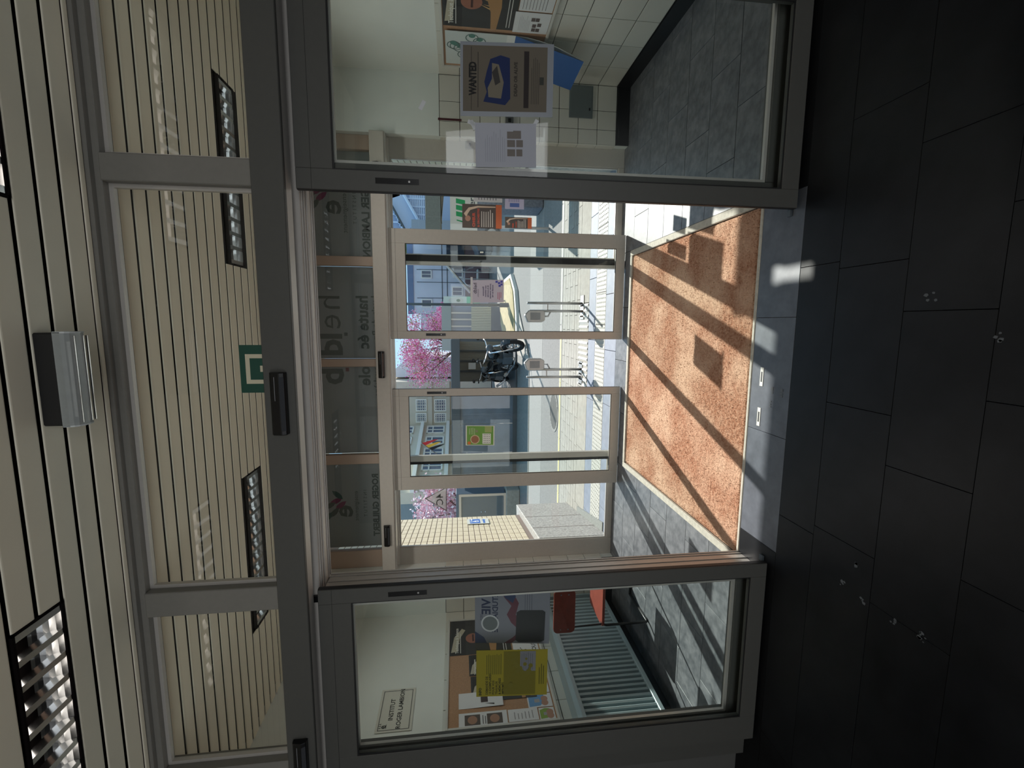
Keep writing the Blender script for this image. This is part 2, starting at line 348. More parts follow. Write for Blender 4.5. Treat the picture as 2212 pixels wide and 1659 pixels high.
LOUV = mat('mirror_louvre', (205, 207, 208), 0.22, 1.0); TUBE = mat('lit_tube', (255, 244, 232), 0.5, emit=1.8); TUBE2 = mat('dim_tube', (250, 240, 225), 0.5, emit=0.12)
def troffer(x0, x1, y0, label, lit, tube_y):
    y1 = y0+0.222; t = thing('ceiling_light', ((x0+x1)/2, (y0+y1)/2, ZC+0.12), label, 'ceiling light')
    h = MB().box(x0, x1, y0, y1, ZC+0.10, ZC+0.11); h.box(x0, x0+0.012, y0, y1, ZC-0.002, ZC+0.10).box(x1-0.012, x1, y0, y1, ZC-0.002, ZC+0.10).box(x0, x1, y0, y0+0.01, ZC-0.002, ZC+0.1).box(x0, x1, y1-0.01, y1, ZC-0.002, ZC+0.1)
    h.build('housing', VOID, t)
    a, b_ = x0+0.03, x1-0.03
    for sgn, yy in ((1, y0+0.012), (-1, y1-0.012)):
        r = MB(); pts = [(yy+sgn*0.055*(1-math.cos(q*math.pi/12)), ZC+0.004+0.085*math.sin(q*math.pi/12)) for q in range(7)]
        for (p0, p1) in zip(pts[:-1], pts[1:]): r.add([(a, p0[0], p0[1]), (b_, p0[0], p0[1]), (b_, p1[0], p1[1]), (a, p1[0], p1[1])], [(0, 1, 2, 3)])
        r.build('reflector', LOUV, t, smooth=True)
    n = 12
    for k in range(n+1):
        x = a+(b_-a)*k/n; q = MB(); q.prism([(x-0.013, y0+0.014, ZC+0.003), (x+0.013, y0+0.014, ZC+0.003), (x+0.002, y0+0.014, ZC+0.055), (x-0.002, y0+0.014, ZC+0.055)], (0, y1-y0-0.028, 0)); q.build('louvre_blade', LOUV, t)
    MB().tube([(a, tube_y, ZC+0.075), (b_, tube_y, ZC+0.075)], 0.013, 10).build('tube', TUBE if lit else TUBE2, t, smooth=True)
    return t
troffer(-2.40, -1.13, 1.73, 'recessed louvred light with lit tube, in the hall ceiling over the left door leaf', True, 1.80)
troffer(0.44, 1.71, 1.73, 'recessed louvred light at the right edge of the hall ceiling', True, 1.80)
troffer(-2.44, -1.165, 3.605, 'recessed louvred light in the lobby ceiling, left of the two seen through the transom glass', False, 3.70)
troffer(0.41, 1.69, 3.605, 'recessed louvred light in the lobby ceiling, right of the two seen through the transom glass', False, 3.70)

# emergency light
el = thing('emergency_light', (-0.23, 1.98, ZC), 'box-shaped emergency light with a clear ribbed cover on the slatted ceiling', 'emergency light')
MB().box(-0.41, -0.045, 1.962, 2.065, 3.324, 3.401).build('body', mat('shaded_dark_plastic', (34, 34, 34), 0.6), el, bev=0.006)  # dark plastic, with its shaded side and ceiling shadow put into the colour
DIF = mat('frosted_clear_cover', (200, 206, 204), 0.18, 0, 0.05, 20, 0, 0.9, 0, None, None, 0.6)
cv = MB(); pr = [(1.958, 3.326), (1.958, 3.30), (1.963, 3.288), (1.975, 3.278), (1.995, 3.272), (2.02, 3.272), (2.042, 3.277), (2.056, 3.286), (2.065, 3.30), (2.068, 3.328)]
cv.prism([(-0.412, a, b) for a, b in pr], (0.37, 0, 0)); cv.build('cover', DIF, el)
rb = MB()
for xx in (-0.414, -0.046):
    rb = MB(); rb.prism([(xx, a, b-0.002) for a, b in pr], (0.006, 0, 0)); rb.build('end_rim', mat('clear_rim', (205, 210, 210), 0.3), el)
MB().tube([(-0.38, 2.01, 3.31), (-0.08, 2.01, 3.31)], 0.006, 8).build('tube', mat('white_tube', (235, 235, 230), 0.4), el)
st = MB()
for a in (1.985, 2.03, 2.05): st.box(-0.40, -0.056, a, a+0.004, 3.270, 3.277)
st.build('ribs', CHR, el)

# walls
def wall(name, label, *boxes, mt=PLAS):
    b = MB()
    for q in boxes: b.box(*q)
    return structure(b.build(name, mt), label, 'wall')
wall('wall_back', 'plain wall at the back of the hall', (-5, 3.5, -3.6, -3.5, 0, 3.56), mt=DWALL)
wall('wall_hall_left', 'plain left wall of the hall', (-5.1, -5, -3.6, 5.05, 0, 3.56), mt=DWALL)
wall('wall_hall_right', 'plain right wall of the hall', (3.5, 3.6, -3.6, 5.05, 0, 3.56), mt=DWALL)
wall('wall_front', 'dark wall carrying the inner sliding doors', (-5, -2.70, 2.46, 2.56, 0, ZC+0.05), (1.96, 3.5, 2.46, 2.56, 0, ZC+0.05), (-2.70, 1.96, 2.40, 2.46, 3.388, ZC+0.15), (-5, -2.70, 2.40, 2.56, 3.30, ZC+0.15), (1.96, 3.5, 2.40, 2.56, 3.3, ZC+.15), mt=DWALL)
wl = wall('wall_left', 'left lobby wall, white above rows of pale glazed tiles', (-3.35, -3.258, 2.56, 5.02, -0.02, ZC+0.05), (-3.258, -3.25, 2.56, 4.86, 1.93, ZC+0.05))
wr = wall('wall_right', 'right lobby wall, white above rows of pale glazed tiles', (2.418, 2.52, 2.56, 5.02, -0.02, ZC+0.05), (2.41, 2.418, 2.56, 4.86, 1.93, ZC+0.05))
wo = wall('wall_outer', 'outer lobby wall with white plaster and tiled returns beside the outer doors', (-3.25, -2.69, 4.868, 5.04, -0.02, ZC+0.05), (1.84, 2.41, 4.868, 5.04, -0.02, ZC+0.05), (-3.25, -2.69, 4.86, 4.868, 1.94, ZC+0.05), (1.84, 2.41, 4.86, 4.868, 1.94, ZC+0.05))
for o_, x, y0, y1, ax in ((wl, -3.258, 2.56, 4.868, 1), (wr, 2.418, 2.56, 4.868, -1)):
    MB().box(min(x, x+0.003*ax), max(x, x+0.003*ax), y0, y1, 0, 1.94).build('grout', GROUT, o_)
    MB().box(min(x, x+0.018*ax), max(x, x+0.018*ax), y0, y1-0.001, 0, 0.13).build('plinth', PLIN, o_)
tm = pbox(0.0085, 0.330, 0.194, TILE, 0.002, 'tile'); tms = pbox(0.0085, 0.245, 0.194, TILE, 0.002, 'tile')
for o_, x, off in ((wl, -3.2555, -0.02), (wr, 2.407, 0.06)):
    for j in range(9):
        for i in range(7):
            y1 = 4.862-0.335*i; y0 = y1-0.330
            if y0 < 2.56: continue
            inst(tm, 'tile', (x+random.uniform(-.0005, .0005), y0, 0.137+0.2*j+0.003), o_)
for x0, x1 in ((-3.25, -2.69), (1.84, 2.41)):
    MB().box(x0, x1, 4.864, 4.868, 0, 1.94).build('grout', GROUT, wo)
    MB().box(x0, x1, 4.85, 4.868, 0, 0.125).build('plinth', PLIN, wo)
tr = [(2.165, 2.402, 0), (1.983, 2.160, 0), (1.842, 1.978, 0), (-3.243, -3.015, 0), (-3.01, -2.84, 0), (-2.835, -2.69, 0)]
for a, b_, _ in tr:
    q = pbox(b_-a, 0.0085, 0.194, TILE, 0.002, 'tile')
    for j in range(9): inst(q, 'tile', (a, 4.8565, 0.14+0.2*j), wo)
for x in (-2.692, 1.829):
    q = pbox(0.012, 0.09, 0.194, TILE, 0.003, 'edge_tile')
    for j in range(9): inst(q, 'edge_tile', (x, 4.8565, 0.14+0.2*j), wo)
# soffit/wall above outer transom
structure(MB().box(-2.69, 1.84, 4.90, 5.04, 3.36, ZC+0.15).build('trim_1', PLAS), 'plaster strip above the outer transom', 'wall trim')

# ------------------------------------------------------------------ inner front: frames, transom, header
def w_(o, label, cat='window'): return structure(o, label, cat)
def pane(name, x0, x1, y, z0, z1, parent, mt=GL, t=0.006): return MB().box(x0, x1, y, y+t, z0, z1).build(name, mt, parent)
# transom windows (top lights)
tx = [(-2.50, -2.385), (-1.49, -1.36), (0.627, 0.747), (1.72, 1.96)]
fr = thing('window_1', (-0.4, 2.42, 2.7), 'transom of three panes above the inner sliding doors', 'window', kind='structure')
MB().box(-2.70, 1.96, 2.36, 2.46, 3.362, 3.392).build('top_rail', ALUM, fr, bev=0.004)
for a, b_ in tx: MB().box(a, b_, 2.35, 2.46, 2.60, 3.362).build('mullion', ALUM, fr, bev=0.004)
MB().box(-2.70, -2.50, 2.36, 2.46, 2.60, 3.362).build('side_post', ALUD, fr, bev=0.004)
for a, b_ in zip(tx[:-1], tx[1:]):
    q = MB().frame(a[1], b_[0], 2.70, 3.362, 2.40, 2.425, 0.018, 0.018, 0.03, 0.018); q.build('glazing_bead', ALUL, fr)
    pane('pane', a[1]+0.01, b_[0]-0.01, 2.412, 2.705, 3.355, fr)
# door header
hd = thing('door_operator_casing', (-0.35, 2.3, 2.55), 'long grey operator casing above the inner sliding doors', 'door operator')
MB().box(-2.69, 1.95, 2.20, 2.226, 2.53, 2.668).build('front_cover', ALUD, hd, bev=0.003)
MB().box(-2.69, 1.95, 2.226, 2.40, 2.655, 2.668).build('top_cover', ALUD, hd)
MB().box(-2.69, 1.95, 2.232, 2.305, 2.533, 2.60).build('inner_track', ALUL, hd, bev=0.002)
MB().box(-2.69, 1.95, 2.222, 2.234, 2.537, 2.60).build('shadow_gap', GAS, hd)
MB().box(-2.69, 1.95, 2.305, 2.385, 2.57, 2.60).build('groove', GAS, hd)
bt = MB().box(-2.69, 1.95, 2.385, 2.60, 2.525, 2.66)
for yy in (2.40, 2.43, 2.47, 2.55, 2.58): bt.box(-1.44, 0.68, yy, yy+0.006, 2.518, 2.525)
bt.build('back_track', ALUL, hd, bev=0.002)
MB().box(-1.475, -1.44, 2.37, 2.44, 2.50, 2.57).build('track_stop', BLK, hd)
# sensors
def sensor(x0, x1, yb, z0, z1, label, group=None):
    d = 0.038; t = thing('door_sensor', ((x0+x1)/2, yb, (z0+z1)/2), label, 'door sensor', group)
    pr = [(yb, z0), (yb-d*0.75, z0+0.004), (yb-d, z0+(z1-z0)*0.35), (yb-d*0.8, z1-0.008), (yb-d*0.5, z1), (yb, z1)]
    MB().prism([(x0, a, b) for a, b in pr], (x1-x0, 0, 0)).build('housing', BLK, t, bev=0.003)
    MB().prism([(x0+0.02, yb-d-0.001, z0+(z1-z0)*0.33), (x0+0.02, yb-d*0.78, z0+0.006), (x0+0.02, yb-d*0.70, z0+0.006)], (x1-x0-0.04, 0, 0)).build('lens_strip', mat('sensor_lens', (60, 62, 66), 0.1), t)
    n = MB(); n.box(x1-0.13, x1-0.02, yb-d*0.93, yb-d*0.93+0.002, z0+(z1-z0)*.62, z0+(z1-z0)*.66); n.build('mark', mat('grey_mark', (120, 122, 125), 0.5), t)
    return t
sensor(-0.515, -0.225, 2.20, 2.563, 2.635, 'black motion sensor at the middle of the inner door casing')
sensor(-2.42, -2.11, 2.20, 2.563, 2.635, 'black motion sensor at the left end of the inner door casing')

# sliding leaves
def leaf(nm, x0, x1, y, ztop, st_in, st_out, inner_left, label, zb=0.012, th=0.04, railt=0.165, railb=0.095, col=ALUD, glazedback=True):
    t = thing(nm, ((x0+x1)/2, y, 0), label, 'sliding door', kind='structure')
    l, r = (st_in, st_out) if inner_left else (st_out, st_in)
    MB().box(x0, x0+l, y, y+th, zb, ztop).build('stile', col, t, bev=0.002); MB().box(x1-r, x1, y, y+th, zb, ztop).build('stile', col, t, bev=0.002)
    MB().box(x0+l, x1-r, y, y+th, zb, zb+railb).build('bottom_rail', col, t, bev=0.002); MB().box(x0+l, x1-r, y, y+th, ztop-railt, ztop).build('top_rail', col, t, bev=0.002)
    g_ = MB().frame(x0+l, x1-r, zb+railb, ztop-railt, y+0.006, y+0.010, 0.006, 0.006, 0.006, 0.006); g_.build('gasket', GAS, t)
    MB().box(x0+l, x1-r, y+0.016, y+0.024, zb+railb, ztop-railt).build('pane', GL, t)
    s_ = MB(); s_.box(x0, x1, y-0.0006, y+0.001, ztop-railt*0.42, ztop-railt*0.42+0.0018)
    s_.build('top_joint', GAS, t)
    ed = x0 if inner_left else x1-0.006
    MB().box(ed-0.002 if inner_left else ed, ed+0.006 if inner_left else ed+0.008, y+0.008, y+th-0.008, zb, ztop).build('edge_seal', GAS, t)
    hx = x0+l*0.38 if inner_left else x1-r*0.72
    h_ = MB().box(hx, hx+0.026, y-0.0015, y+0.002, ztop-0.555, ztop-0.355).build('recessed_handle', BLK, t); MB().tube([(hx+0.013, y-0.0022, ztop-0.51), (hx+0.013, y-0.0012, ztop-0.51)], 0.005, 10).build('lock', STEEL, h_)
    return t
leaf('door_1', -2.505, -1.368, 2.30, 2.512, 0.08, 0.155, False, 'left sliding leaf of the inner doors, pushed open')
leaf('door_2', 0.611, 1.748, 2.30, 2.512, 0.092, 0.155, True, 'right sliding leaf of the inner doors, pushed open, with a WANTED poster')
# fixed side panels behind the leaves (deep jambs)
def side(nm, x0, x1, y0, y1, zt, l, r, b, t_, label, jamb=None, col=ALU):
    o = thing(nm, ((x0+x1)/2, y0, 0), label, 'window', kind='structure')
    MB().box(x0, x0+l, y0, y1, 0, zt).build('stile', col, o, bev=0.003); MB().box(x1-r, x1, y0, y1, 0, zt).build('stile', col, o, bev=0.003)
    MB().box(x0+l, x1-r, y0, y1, 0, b).build('bottom_rail', col, o, bev=0.004); MB().box(x0+l, x1-r, y0, y1, zt-t_, zt).build('top_rail', col, o, bev=0.003)
    MB().frame(x0+l, x1-r, b, zt-t_, y0+0.012, y0+0.03, 0.016, 0.016, 0.016, 0.016).build('glazing_bead', ALUL, o)
    MB().box(x0+l+0.005, x1-r-0.005, y0+0.04, y0+0.048, b+0.005, zt-t_-0.005).build('pane', GL, o)
    return o
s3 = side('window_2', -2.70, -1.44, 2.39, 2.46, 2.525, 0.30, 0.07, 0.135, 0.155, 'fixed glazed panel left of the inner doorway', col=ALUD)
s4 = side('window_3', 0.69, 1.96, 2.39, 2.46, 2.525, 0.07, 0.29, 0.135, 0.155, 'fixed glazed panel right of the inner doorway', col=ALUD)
for x, sg in ((-1.44, 1), (0.69, -1)):
    j = MB().box(x-0.035*sg, x, 2.46, 2.60, 0, 2.52)
    for yy in (2.41, 2.45, 2.50, 2.555, 2.58): j.box(min(x, x+0.004*sg), max(x, x+0.004*sg), yy, yy+0.007, 0, 2.52)
    tag(j.build('trim_2' if sg > 0 else 'trim_3', ALUL, bev=0.002), 'ribbed aluminium jamb on the %s of the inner doorway' % ('left' if sg > 0 else 'right'), 'door jamb', None, 'structure')
for x, nm in ((0.60, 'right'), (-1.36, 'left')):
    g_ = thing('floor_guide', (x, 2.37, 0), 'small metal floor guide under the %s inner door leaf' % nm, 'door guide')
    MB().box(x-0.02, x+0.015, 2.345, 2.375, 0.0, 0.014).build('block', DKST, g_, bev=0.003)

# ------------------------------------------------------------------ outer front
oh = thing('door_operator_casing', (-0.42, 4.75, 2.5), 'long grey operator casing above the outer sliding doors', 'door operator')
MB().box(-2.665, 1.82, 4.75, 4.90, 2.462, 2.602).build('front_cover', ALU, oh, bev=0.006)
MB().box(-2.66, 1.815, 4.765, 4.90, 2.452, 2.463).build('lower_edge', ALUL, oh)
MB().box(-2.66, 1.815, 4.90, 5.0, 2.44, 2.602).build('back_track', ALUL, oh)
sensor(-0.552, -0.282, 4.752, 2.513, 2.578, 'black motion sensor at the middle of the outer door casing')
sensor(-2.356, -2.125, 4.752, 2.51, 2.574, 'black motion sensor at the left end of the outer door casing')
sensor(1.41, 1.53, 4.752, 2.508, 2.574, 'black motion sensor at the right end of the outer door casing, behind the inner leaf')
leaf('door_3', -0.156, 0.934, 4.80, 2.455, 0.077, 0.142, True, 'right sliding leaf of the outer doors', railt=0.163, railb=0.095, col=ALU)
leaf('door_4', -1.766, -0.677, 4.80, 2.455, 0.077, 0.142, False, 'left sliding leaf of the outer doors with a green notice', railt=0.163, railb=0.095, col=ALU)
s1 = side('window_4', -2.69, -1.44, 4.95, 5.0, 2.46, 0.195, 0.045, 0.062, 0.02, 'fixed glazed panel left of the outer doorway')
s2 = side('window_5', 0.655, 1.84, 4.95, 5.0, 2.46, 0.045, 0.19, 0.062, 0.02, 'fixed glazed panel right of the outer doorway')
MB().box(-1.53, -1.50, 4.935, 4.95, 0, 2.44).build('black_seal', GAS, s1); MB().box(0.638, 0.702, 4.935, 4.95, 0, 2.44).build('black_seal', GAS, s2)
MB().box(-1.50, -1.435, 4.932, 4.95, 0, 2.44).build('stile_cap', ALUL, s1, bev=.003); MB().box(0.603, 0.638, 4.932, 5.0, 0, 2.44).build('stile_cap', ALUL, s2, bev=.003)
# transom with banner panels
tf = thing('window_6', (-0.4, 4.95, 2.6), 'transom above the outer doors, its panes backed by grey signs', 'window', kind='structure')
mull = [(-2.69, -2.49), (-1.507, -1.40), (-0.455, -0.372), (0.575, 0.672), (1.70, 1.84)]
TRM = mat('beige_window_frame', (178, 158, 142), 0.5)
for a, b_ in mull: MB().box(a, b_, 4.93, 5.0, 2.60, 3.37).build('mullion', TRM, tf, bev=0.006)
for a, b_ in zip(mull[:-1], mull[1:]): pane('pane', a[1]+0.004, b_[0]-0.004, 4.965, 2.60, 3.37, tf)
SIGN = mat('grey_sign_board', (140, 142, 144), 0.8)
DKT = (84, 90, 88)
def sign(x_right, x_left, lab):
    return Sheet('sign_panel', (x_left, 5.012, 2.55), X_, Z_, x_right-x_left, 0.95, SIGN, 0.004, mirror=True, outside=False)
# content is mirrored: seen from behind. x in content runs from the world right edge leftwards
def cx(s, X): return (s.O.x+s.w)-X
s = sign(1.72, 0.675, 'r'); s.text('e', cx(s, 1.235), 3.10-2.55-0.155, 0.30, DKT, 0.006)
def leaves(s, x, z, k=1.0):
    for i, (dx, dz, a, c) in enumerate(((0.02, 0.10, 0.9, (122, 60, 92)), (-0.03, 0.15, 1.15, (122, 60, 92)), (0.10, 0.17, 0.75, DKT), (0.02, 0.22, 1.1, DKT), (0.15, 0.24, 0.7, (70, 92, 88)), (-0.10, 0.13, 2.3, (70, 92, 88)))):
        L = 0.075*k; ww = 0.028*k; ca, sa = math.cos(a), math.sin(a)
        s.poly([(x+dx*k+u*L*ca-v*ww*sa, z+dz*k+u*L*sa+v*ww*ca) for u, v in ((-1, 0), (-.5, .8), (0, 1), (.5, .8), (1, 0), (.5, -.8), (0, -1), (-.5, -.8))], c)
leaves(s, cx(s, 1.28), 0.48); s.text('enseignement', cx(s, 1.30), 2.885-2.55, 0.07, DKT); s.text('I N S T I T U T', cx(s, 1.31), 2.79-2.55, 0.05, DKT)
s.text('ROGER LAMBION', cx(s, 1.50), 2.665-2.55, 0.105, DKT, 0.004); tag(s.done(), 'grey sign panel with a leaf logo and ROGER LAMBION, above the right outer door', 'sign', 'sign panels behind the outer transom')
s = sign(0.575, -0.372, 'c'); 
s.text('h', cx(s, 0.30), 2.99-2.55, 0.36, DKT, -0.002).text('e', cx(s, 0.10), 2.99-2.55, 0.36, DKT, -0.002).text('l', cx(s, -0.10), 2.99-2.55, 0.36, DKT, 0.010)
s.rect(cx(s, -0.10), cx(s, -0.135), 2.925-2.55, 2.96-2.55, DKT)
s.text('d', cx(s, -0.165), 2.99-2.55, 0.36, DKT, 0.010); s.text('haute éc', cx(s, 0.285), 2.712-2.55, 0.165, DKT, 0.005, sx=0.98)
s.text('Lucia de Br', cx(s, 0.285), 2.605-2.55, 0.10, DKT, 0.002)
tag(s.done(), 'grey sign panel with large letters and haute école, right of the middle mullion', 'sign', 'sign panels behind the outer transom')
s = sign(-0.455, -1.40, 'c2'); s.text('b', cx(s, -0.47), 2.99-2.55, 0.36, DKT, 0.010); s.rect(cx(s, -0.47), cx(s, -0.51), 2.925-2.55, 2.96-2.55, (120, 80, 84))
s.text('ole', cx(s, -0.455), 2.712-2.55, 0.165, DKT, 0.005); s.text('ouckère', cx(s, -0.455), 2.605-2.55, 0.10, DKT, 0.002)
tag(s.done(), 'grey sign panel with the end of the large lettering, left of the middle mullion', 'sign', 'sign panels behind the outer transom')
s = sign(-1.507, -2.475, 'l'); s.text('e', cx(s, -1.985), 3.01-2.55-0.06, 0.30, DKT, 0.006); leaves(s, cx(s, -1.97), 0.42)
s.text('enseignement', cx(s, -1.83), 2.885-2.55, 0.062, DKT); s.text('I N S T I T U T', cx(s, -1.82), 2.79-2.55, 0.05, DKT); s.text('ROGER GUILBERT', cx(s, -1.64), 2.665-2.55, 0.09, DKT, 0.004)
tag(s.done(), 'grey sign panel with a leaf logo and ROGER GUILBERT, above the left outer door', 'sign', 'sign panels behind the outer transom')

# exit pictogram sticker on the transom glass
p0 = at(517, 745, 'Y', 2.42); p1 = at(523, 848, 'Y', 2.42); W = p0.x-p1.x
s = Sheet('exit_sticker', (p1.x, 2.41, p0.z-0.27), X_, Z_, W, 0.27, mat('dark_green_film', (22, 74, 60), 0.5), 0.001)
CR = (214, 206, 180); t_ = W*0.085; mgn = W*0.19; hh = 0.27-0.027
s.rect(mgn, W-mgn, hh-t_, hh, CR).rect(mgn, mgn+t_, hh-0.15, hh, CR).rect(W-mgn-t_, W-mgn, hh-0.15, hh, CR).rect(W*0.44, W*0.57, 0.03, hh-0.068, CR).rect(mgn, W-mgn, hh-0.165, hh-0.15, CR)
tag(s.done('pictogram'), 'dark green pictogram sticker on the transom glass, half hidden by the casing', 'sticker')

# ------------------------------------------------------------------ papers on the inner doors
def quadsheet(name, TL, TR, BL, ax, v, base, **kw):
    a, b_, c = (at(*q, ax, v) for q in (TL, TR, BL)); R = (b_-a); U = (a-c); 
    return Sheet(name, c, R, U, R.length, U.length, base, **kw)
# WANTED poster (world left = image bottom)
gy = (92, 86, 78)
s = quadsheet('wanted_poster', (1000, 240), (1000, 97), (1180, 243), 'Y', 2.312, mat('grey_brown_paper', (104, 97, 86), 0.8))
w0, h0 = s.w, s.h
s.rect(0.02*w0, .98*w0, .90*h0, .905*h0, (30, 30, 30)).rect(.06*w0, .9*w0, .82*h0, .826*h0, (30, 30, 30))
s.text('WANTED', w0*.5, .848*h0, 0.046, (28, 28, 28), 0.0022, 'CENTER', sx=0.72)
s.poly([(w0*x, h0*y) for x, y in ((.15, .76), (.1, .5), (.2, .44), (.82, .45), (.86, .56), (.80, .68), (.62, .72), (.45, .75), (.3, .72))], (26, 42, 86))
s.poly([(w0*x, h0*y) for x, y in ((.22, .70), (.2, .55), (.45, .52), (.72, .58), (.74, .66), (.5, .66), (.36, .71))], (118, 112, 98))
s.poly([(w0*x, h0*y) for x, y in ((.4, .62), (.45, .56), (.7, .6), (.6, .66))], (60, 58, 56))
s.text('DEAD OR ALIVE', w0*.5, .36*h0, 0.021, (60, 56, 50), 0.001, 'CENTER'); s.rect(.06*w0, .93*w0, .22*h0, .28*h0, (44, 38, 38)).lines(.12*w0, .86*w0, .19*h0, .022*h0, 5, .006*h0, (70, 66, 60))
s.rect(.42*w0, .54*w0, .04*h0, .09*h0, (56, 58, 54))
tag(s.done(), 'grey WANTED poster with a blue animal picture on the right inner door', 'poster')
b = MB(); a1 = s.p(-0.02, -0.03, -0.001)
for (x0, x1, y0, y1) in ((-0.022, 0, -0.03, h0+0.012), (0, w0+0.015, h0, h0+0.012), (w0, w0+0.015, -0.03, h0), (0, w0, -0.03, 0)):
    b.add([s.p(x0, y0, 0), s.p(x1, y0, 0), s.p(x1, y1, 0), s.p(x0, y1, 0), s.p(x0, y0, .0012), s.p(x1, y0, .0012), s.p(x1, y1, .0012), s.p(x0, y1, .0012)], [(3, 2, 1, 0), (4, 5, 6, 7), (0, 1, 5, 4), (1, 2, 6, 5), (2, 3, 7, 6), (3, 0, 4, 7)])
b.build('clear_pocket', mat('plastic_pocket', (140, 146, 154), 0.3), s.o)
s = quadsheet('notice_sheet', (1028, 361), (1026, 265), (1158, 362), 'Y', 2.312, mat('greyish_paper', (176, 179, 190), .8)); w0, h0 = s.w, s.h
s.lines(.12*w0, .86*w0, .84*h0, .035*h0, 10, .006*h0, (150, 152, 165))
for x, y, a, c in ((.25, .40, .16, .14), (.46, .40, .16, .14), (.65, .40, .16, .14), (.46, .27, .16, .12), (.65, .30, .18, .14), (.25, .28, .16, .11)):
    s.rect(x*w0, (x+a)*w0, (y-.05)*h0, (y+c-.06)*h0, (118, 112, 108))
tag(s.done(), 'white notice with small photographs taped to the right inner door', 'notice')
tp = MB()
for (px, py, an) in ((1022, 270, .5), (1156, 268, -.5), (912, 227, -0.5), (1020, 296-30, 1.2)):
    c = at(px, py, 'Y', 2.3115); 
    u = Vector((math.cos(an), 0, math.sin(an)))*0.022; v = Vector((-math.sin(an), 0, math.cos(an)))*0.009
    tp = MB(); tp.prism([c-u-v, c+u-v, c+u+v, c-u+v], (0, 0.0008, 0)); tag(tp.build('tape_piece', mat('white_tape', (205, 208, 212), 0.6)), {1022: 'white tape strip at the top corner of the white photo notice', 1156: 'white tape strip at the bottom corner of the white photo notice', 912: 'lone white tape strip on bare glass above the WANTED poster', 1020: 'white tape strip between the WANTED poster and the white notice'}[px], 'tape', 'tape strips on the right inner door')
# left door: yellow sheet and student-life poster seen from the back
s = quadsheet('yellow_poster', (1029, 1505), (1029, 1405), (1181, 1492+8), 'Y', 2.312, mat('olive_yellow_paper', (138, 130, 36), 0.8)); w0, h0 = s.w, s.h
DK = (62, 62, 26)
for i, l in enumerate(('DEMANDE DE', '10 EXEMPLAIRES', 'POUR VOS', 'TRAVAUX', '& MÉMOIRES', 'IMPRIMÉS')): s.text(l, .04*w0, (.84-.045*i)*h0, 0.018, DK, .0006)
s.text('INFO', .03*w0, .93*h0, .02, DK, .001); s.lines(.48*w0, .93*w0, .86*h0, .028*h0, 8, .010*h0, (84, 84, 30), .1)
s.rect(.03*w0, .97*w0, .17*h0, .62*h0, (104, 99, 28)); s.rect(.54*w0, .97*w0, .17*h0, .39*h0, (112, 116, 120)); s.lines(.57*w0, .95*w0, .37*h0, .03*h0, 6, .008*h0, (90, 94, 98), .1)
for k in range(26): s.disc(w0*random.uniform(.08, .94), h0*random.uniform(.2, .62), .008*random.uniform(.6, 2), (104, 100, 34))
s.lines(.25*w0, .7*w0, .12*h0, .03*h0, 3, .008*h0, DK, .2)
tag(s.done(), 'olive yellow printed poster on the left inner door', 'poster')
s = quadsheet('student_life_poster', (1026, 1388), (1026, 1262), (1186, 1390), 'Y', 2.427, mat('pale_lilac_paper', (134, 136, 146), 0.8), mirror=True); w0, h0 = s.w, s.h
s.text('VIE', .24*w0, .80*h0, .07, (52, 60, 84), .002).text('ÉTUDIANTE', .14*w0, .70*h0, .045, (52, 60, 84), .001); s.text('2023', .5*w0, .90*h0, .02, (52, 60, 84))
s.disc(.66*w0, .80*h0, .052, (200, 202, 206)).disc(.66*w0, .80*h0, .043, (112, 118, 120))
s.poly([(w0*x, h0*y) for x, y in ((0, .66), (.2, .62), (.35, .52), (.5, .58), (.64, .52), (.78, .40), (.9, .5), (1, .62), (1, .52), (.85, .36), (.7, .36), (.5, .46), (.3, .42), (.12, .5), (0, .48))], (108, 70, 80))
s.poly([(w0*x, h0*y) for x, y in ((0, .72), (.1, .66), (.22, .60), (.3, .50), (.18, .46), (0, .58))], (66, 76, 104)); s.poly([(w0*x, h0*y) for x, y in ((.8, 1), (1, 1), (1, .84), (.9, .88))], (66, 76, 104))
s.lines(.05*w0, .5*w0, .34*h0, .03*h0, 4, .006*h0, (90, 92, 104)); s.poly([(w0*x, h0*y) for x, y in ((.44, .06), (.94, .07), (.97, .12), (.98, .42), (.94, .46), (.46, .45), (.42, .40), (.41, .1))], (58, 60, 62))
tag(s.done(), 'student-life poster seen from the back beside the yellow poster', 'poster')

# papers on the outer doors
s = quadsheet('green_notice', (1006, 962), (1006, 919), (1068, 962), 'Y', 4.812, mat('green_paper', (122, 172, 84), 0.8), outside=False); w0, h0 = s.w, s.h
s.rect(.0*w0, w0, 0, .04*h0, (232, 235, 226)).rect(0, w0, .96*h0, h0, (232, 235, 226)).rect(0, .03*w0, 0, h0, (232, 235, 226)).rect(.97*w0, w0, 0, h0, (232, 235, 226))
s.disc(.30*w0, .68*h0, .05, (214, 200, 160)).disc(.30*w0, .68*h0, .04, (170, 120, 92)).rect(.08*w0, .6*w0, .13*h0, .42*h0, (236, 240, 232)).rect(.66*w0, .96*w0, .1*h0, .34*h0, (170, 186, 120))
for i in range(4):
    for j in range(5): s.disc((.15+.1*j)*w0, (.18+.06*i)*h0, .004, (80, 90, 80))
s.lines(.55*w0, .92*w0, .88*h0, .06*h0, 4, .015*h0, (224, 236, 200)); s.disc(.12*w0, .88*h0, .018, (224, 130, 72)).rect(.66*w0, .78*w0, .58*h0, .66*h0, (150, 156, 120))
tag(s.done(), 'green printed notice on the left outer door', 'notice')
s = quadsheet('white_notice', (1021, 654), (1021, 605), (1088, 653), 'Y', 4.812, mat('lilac_white_paper', (214, 210, 226), 0.8), mirror=True); w0, h0 = s.w, s.h
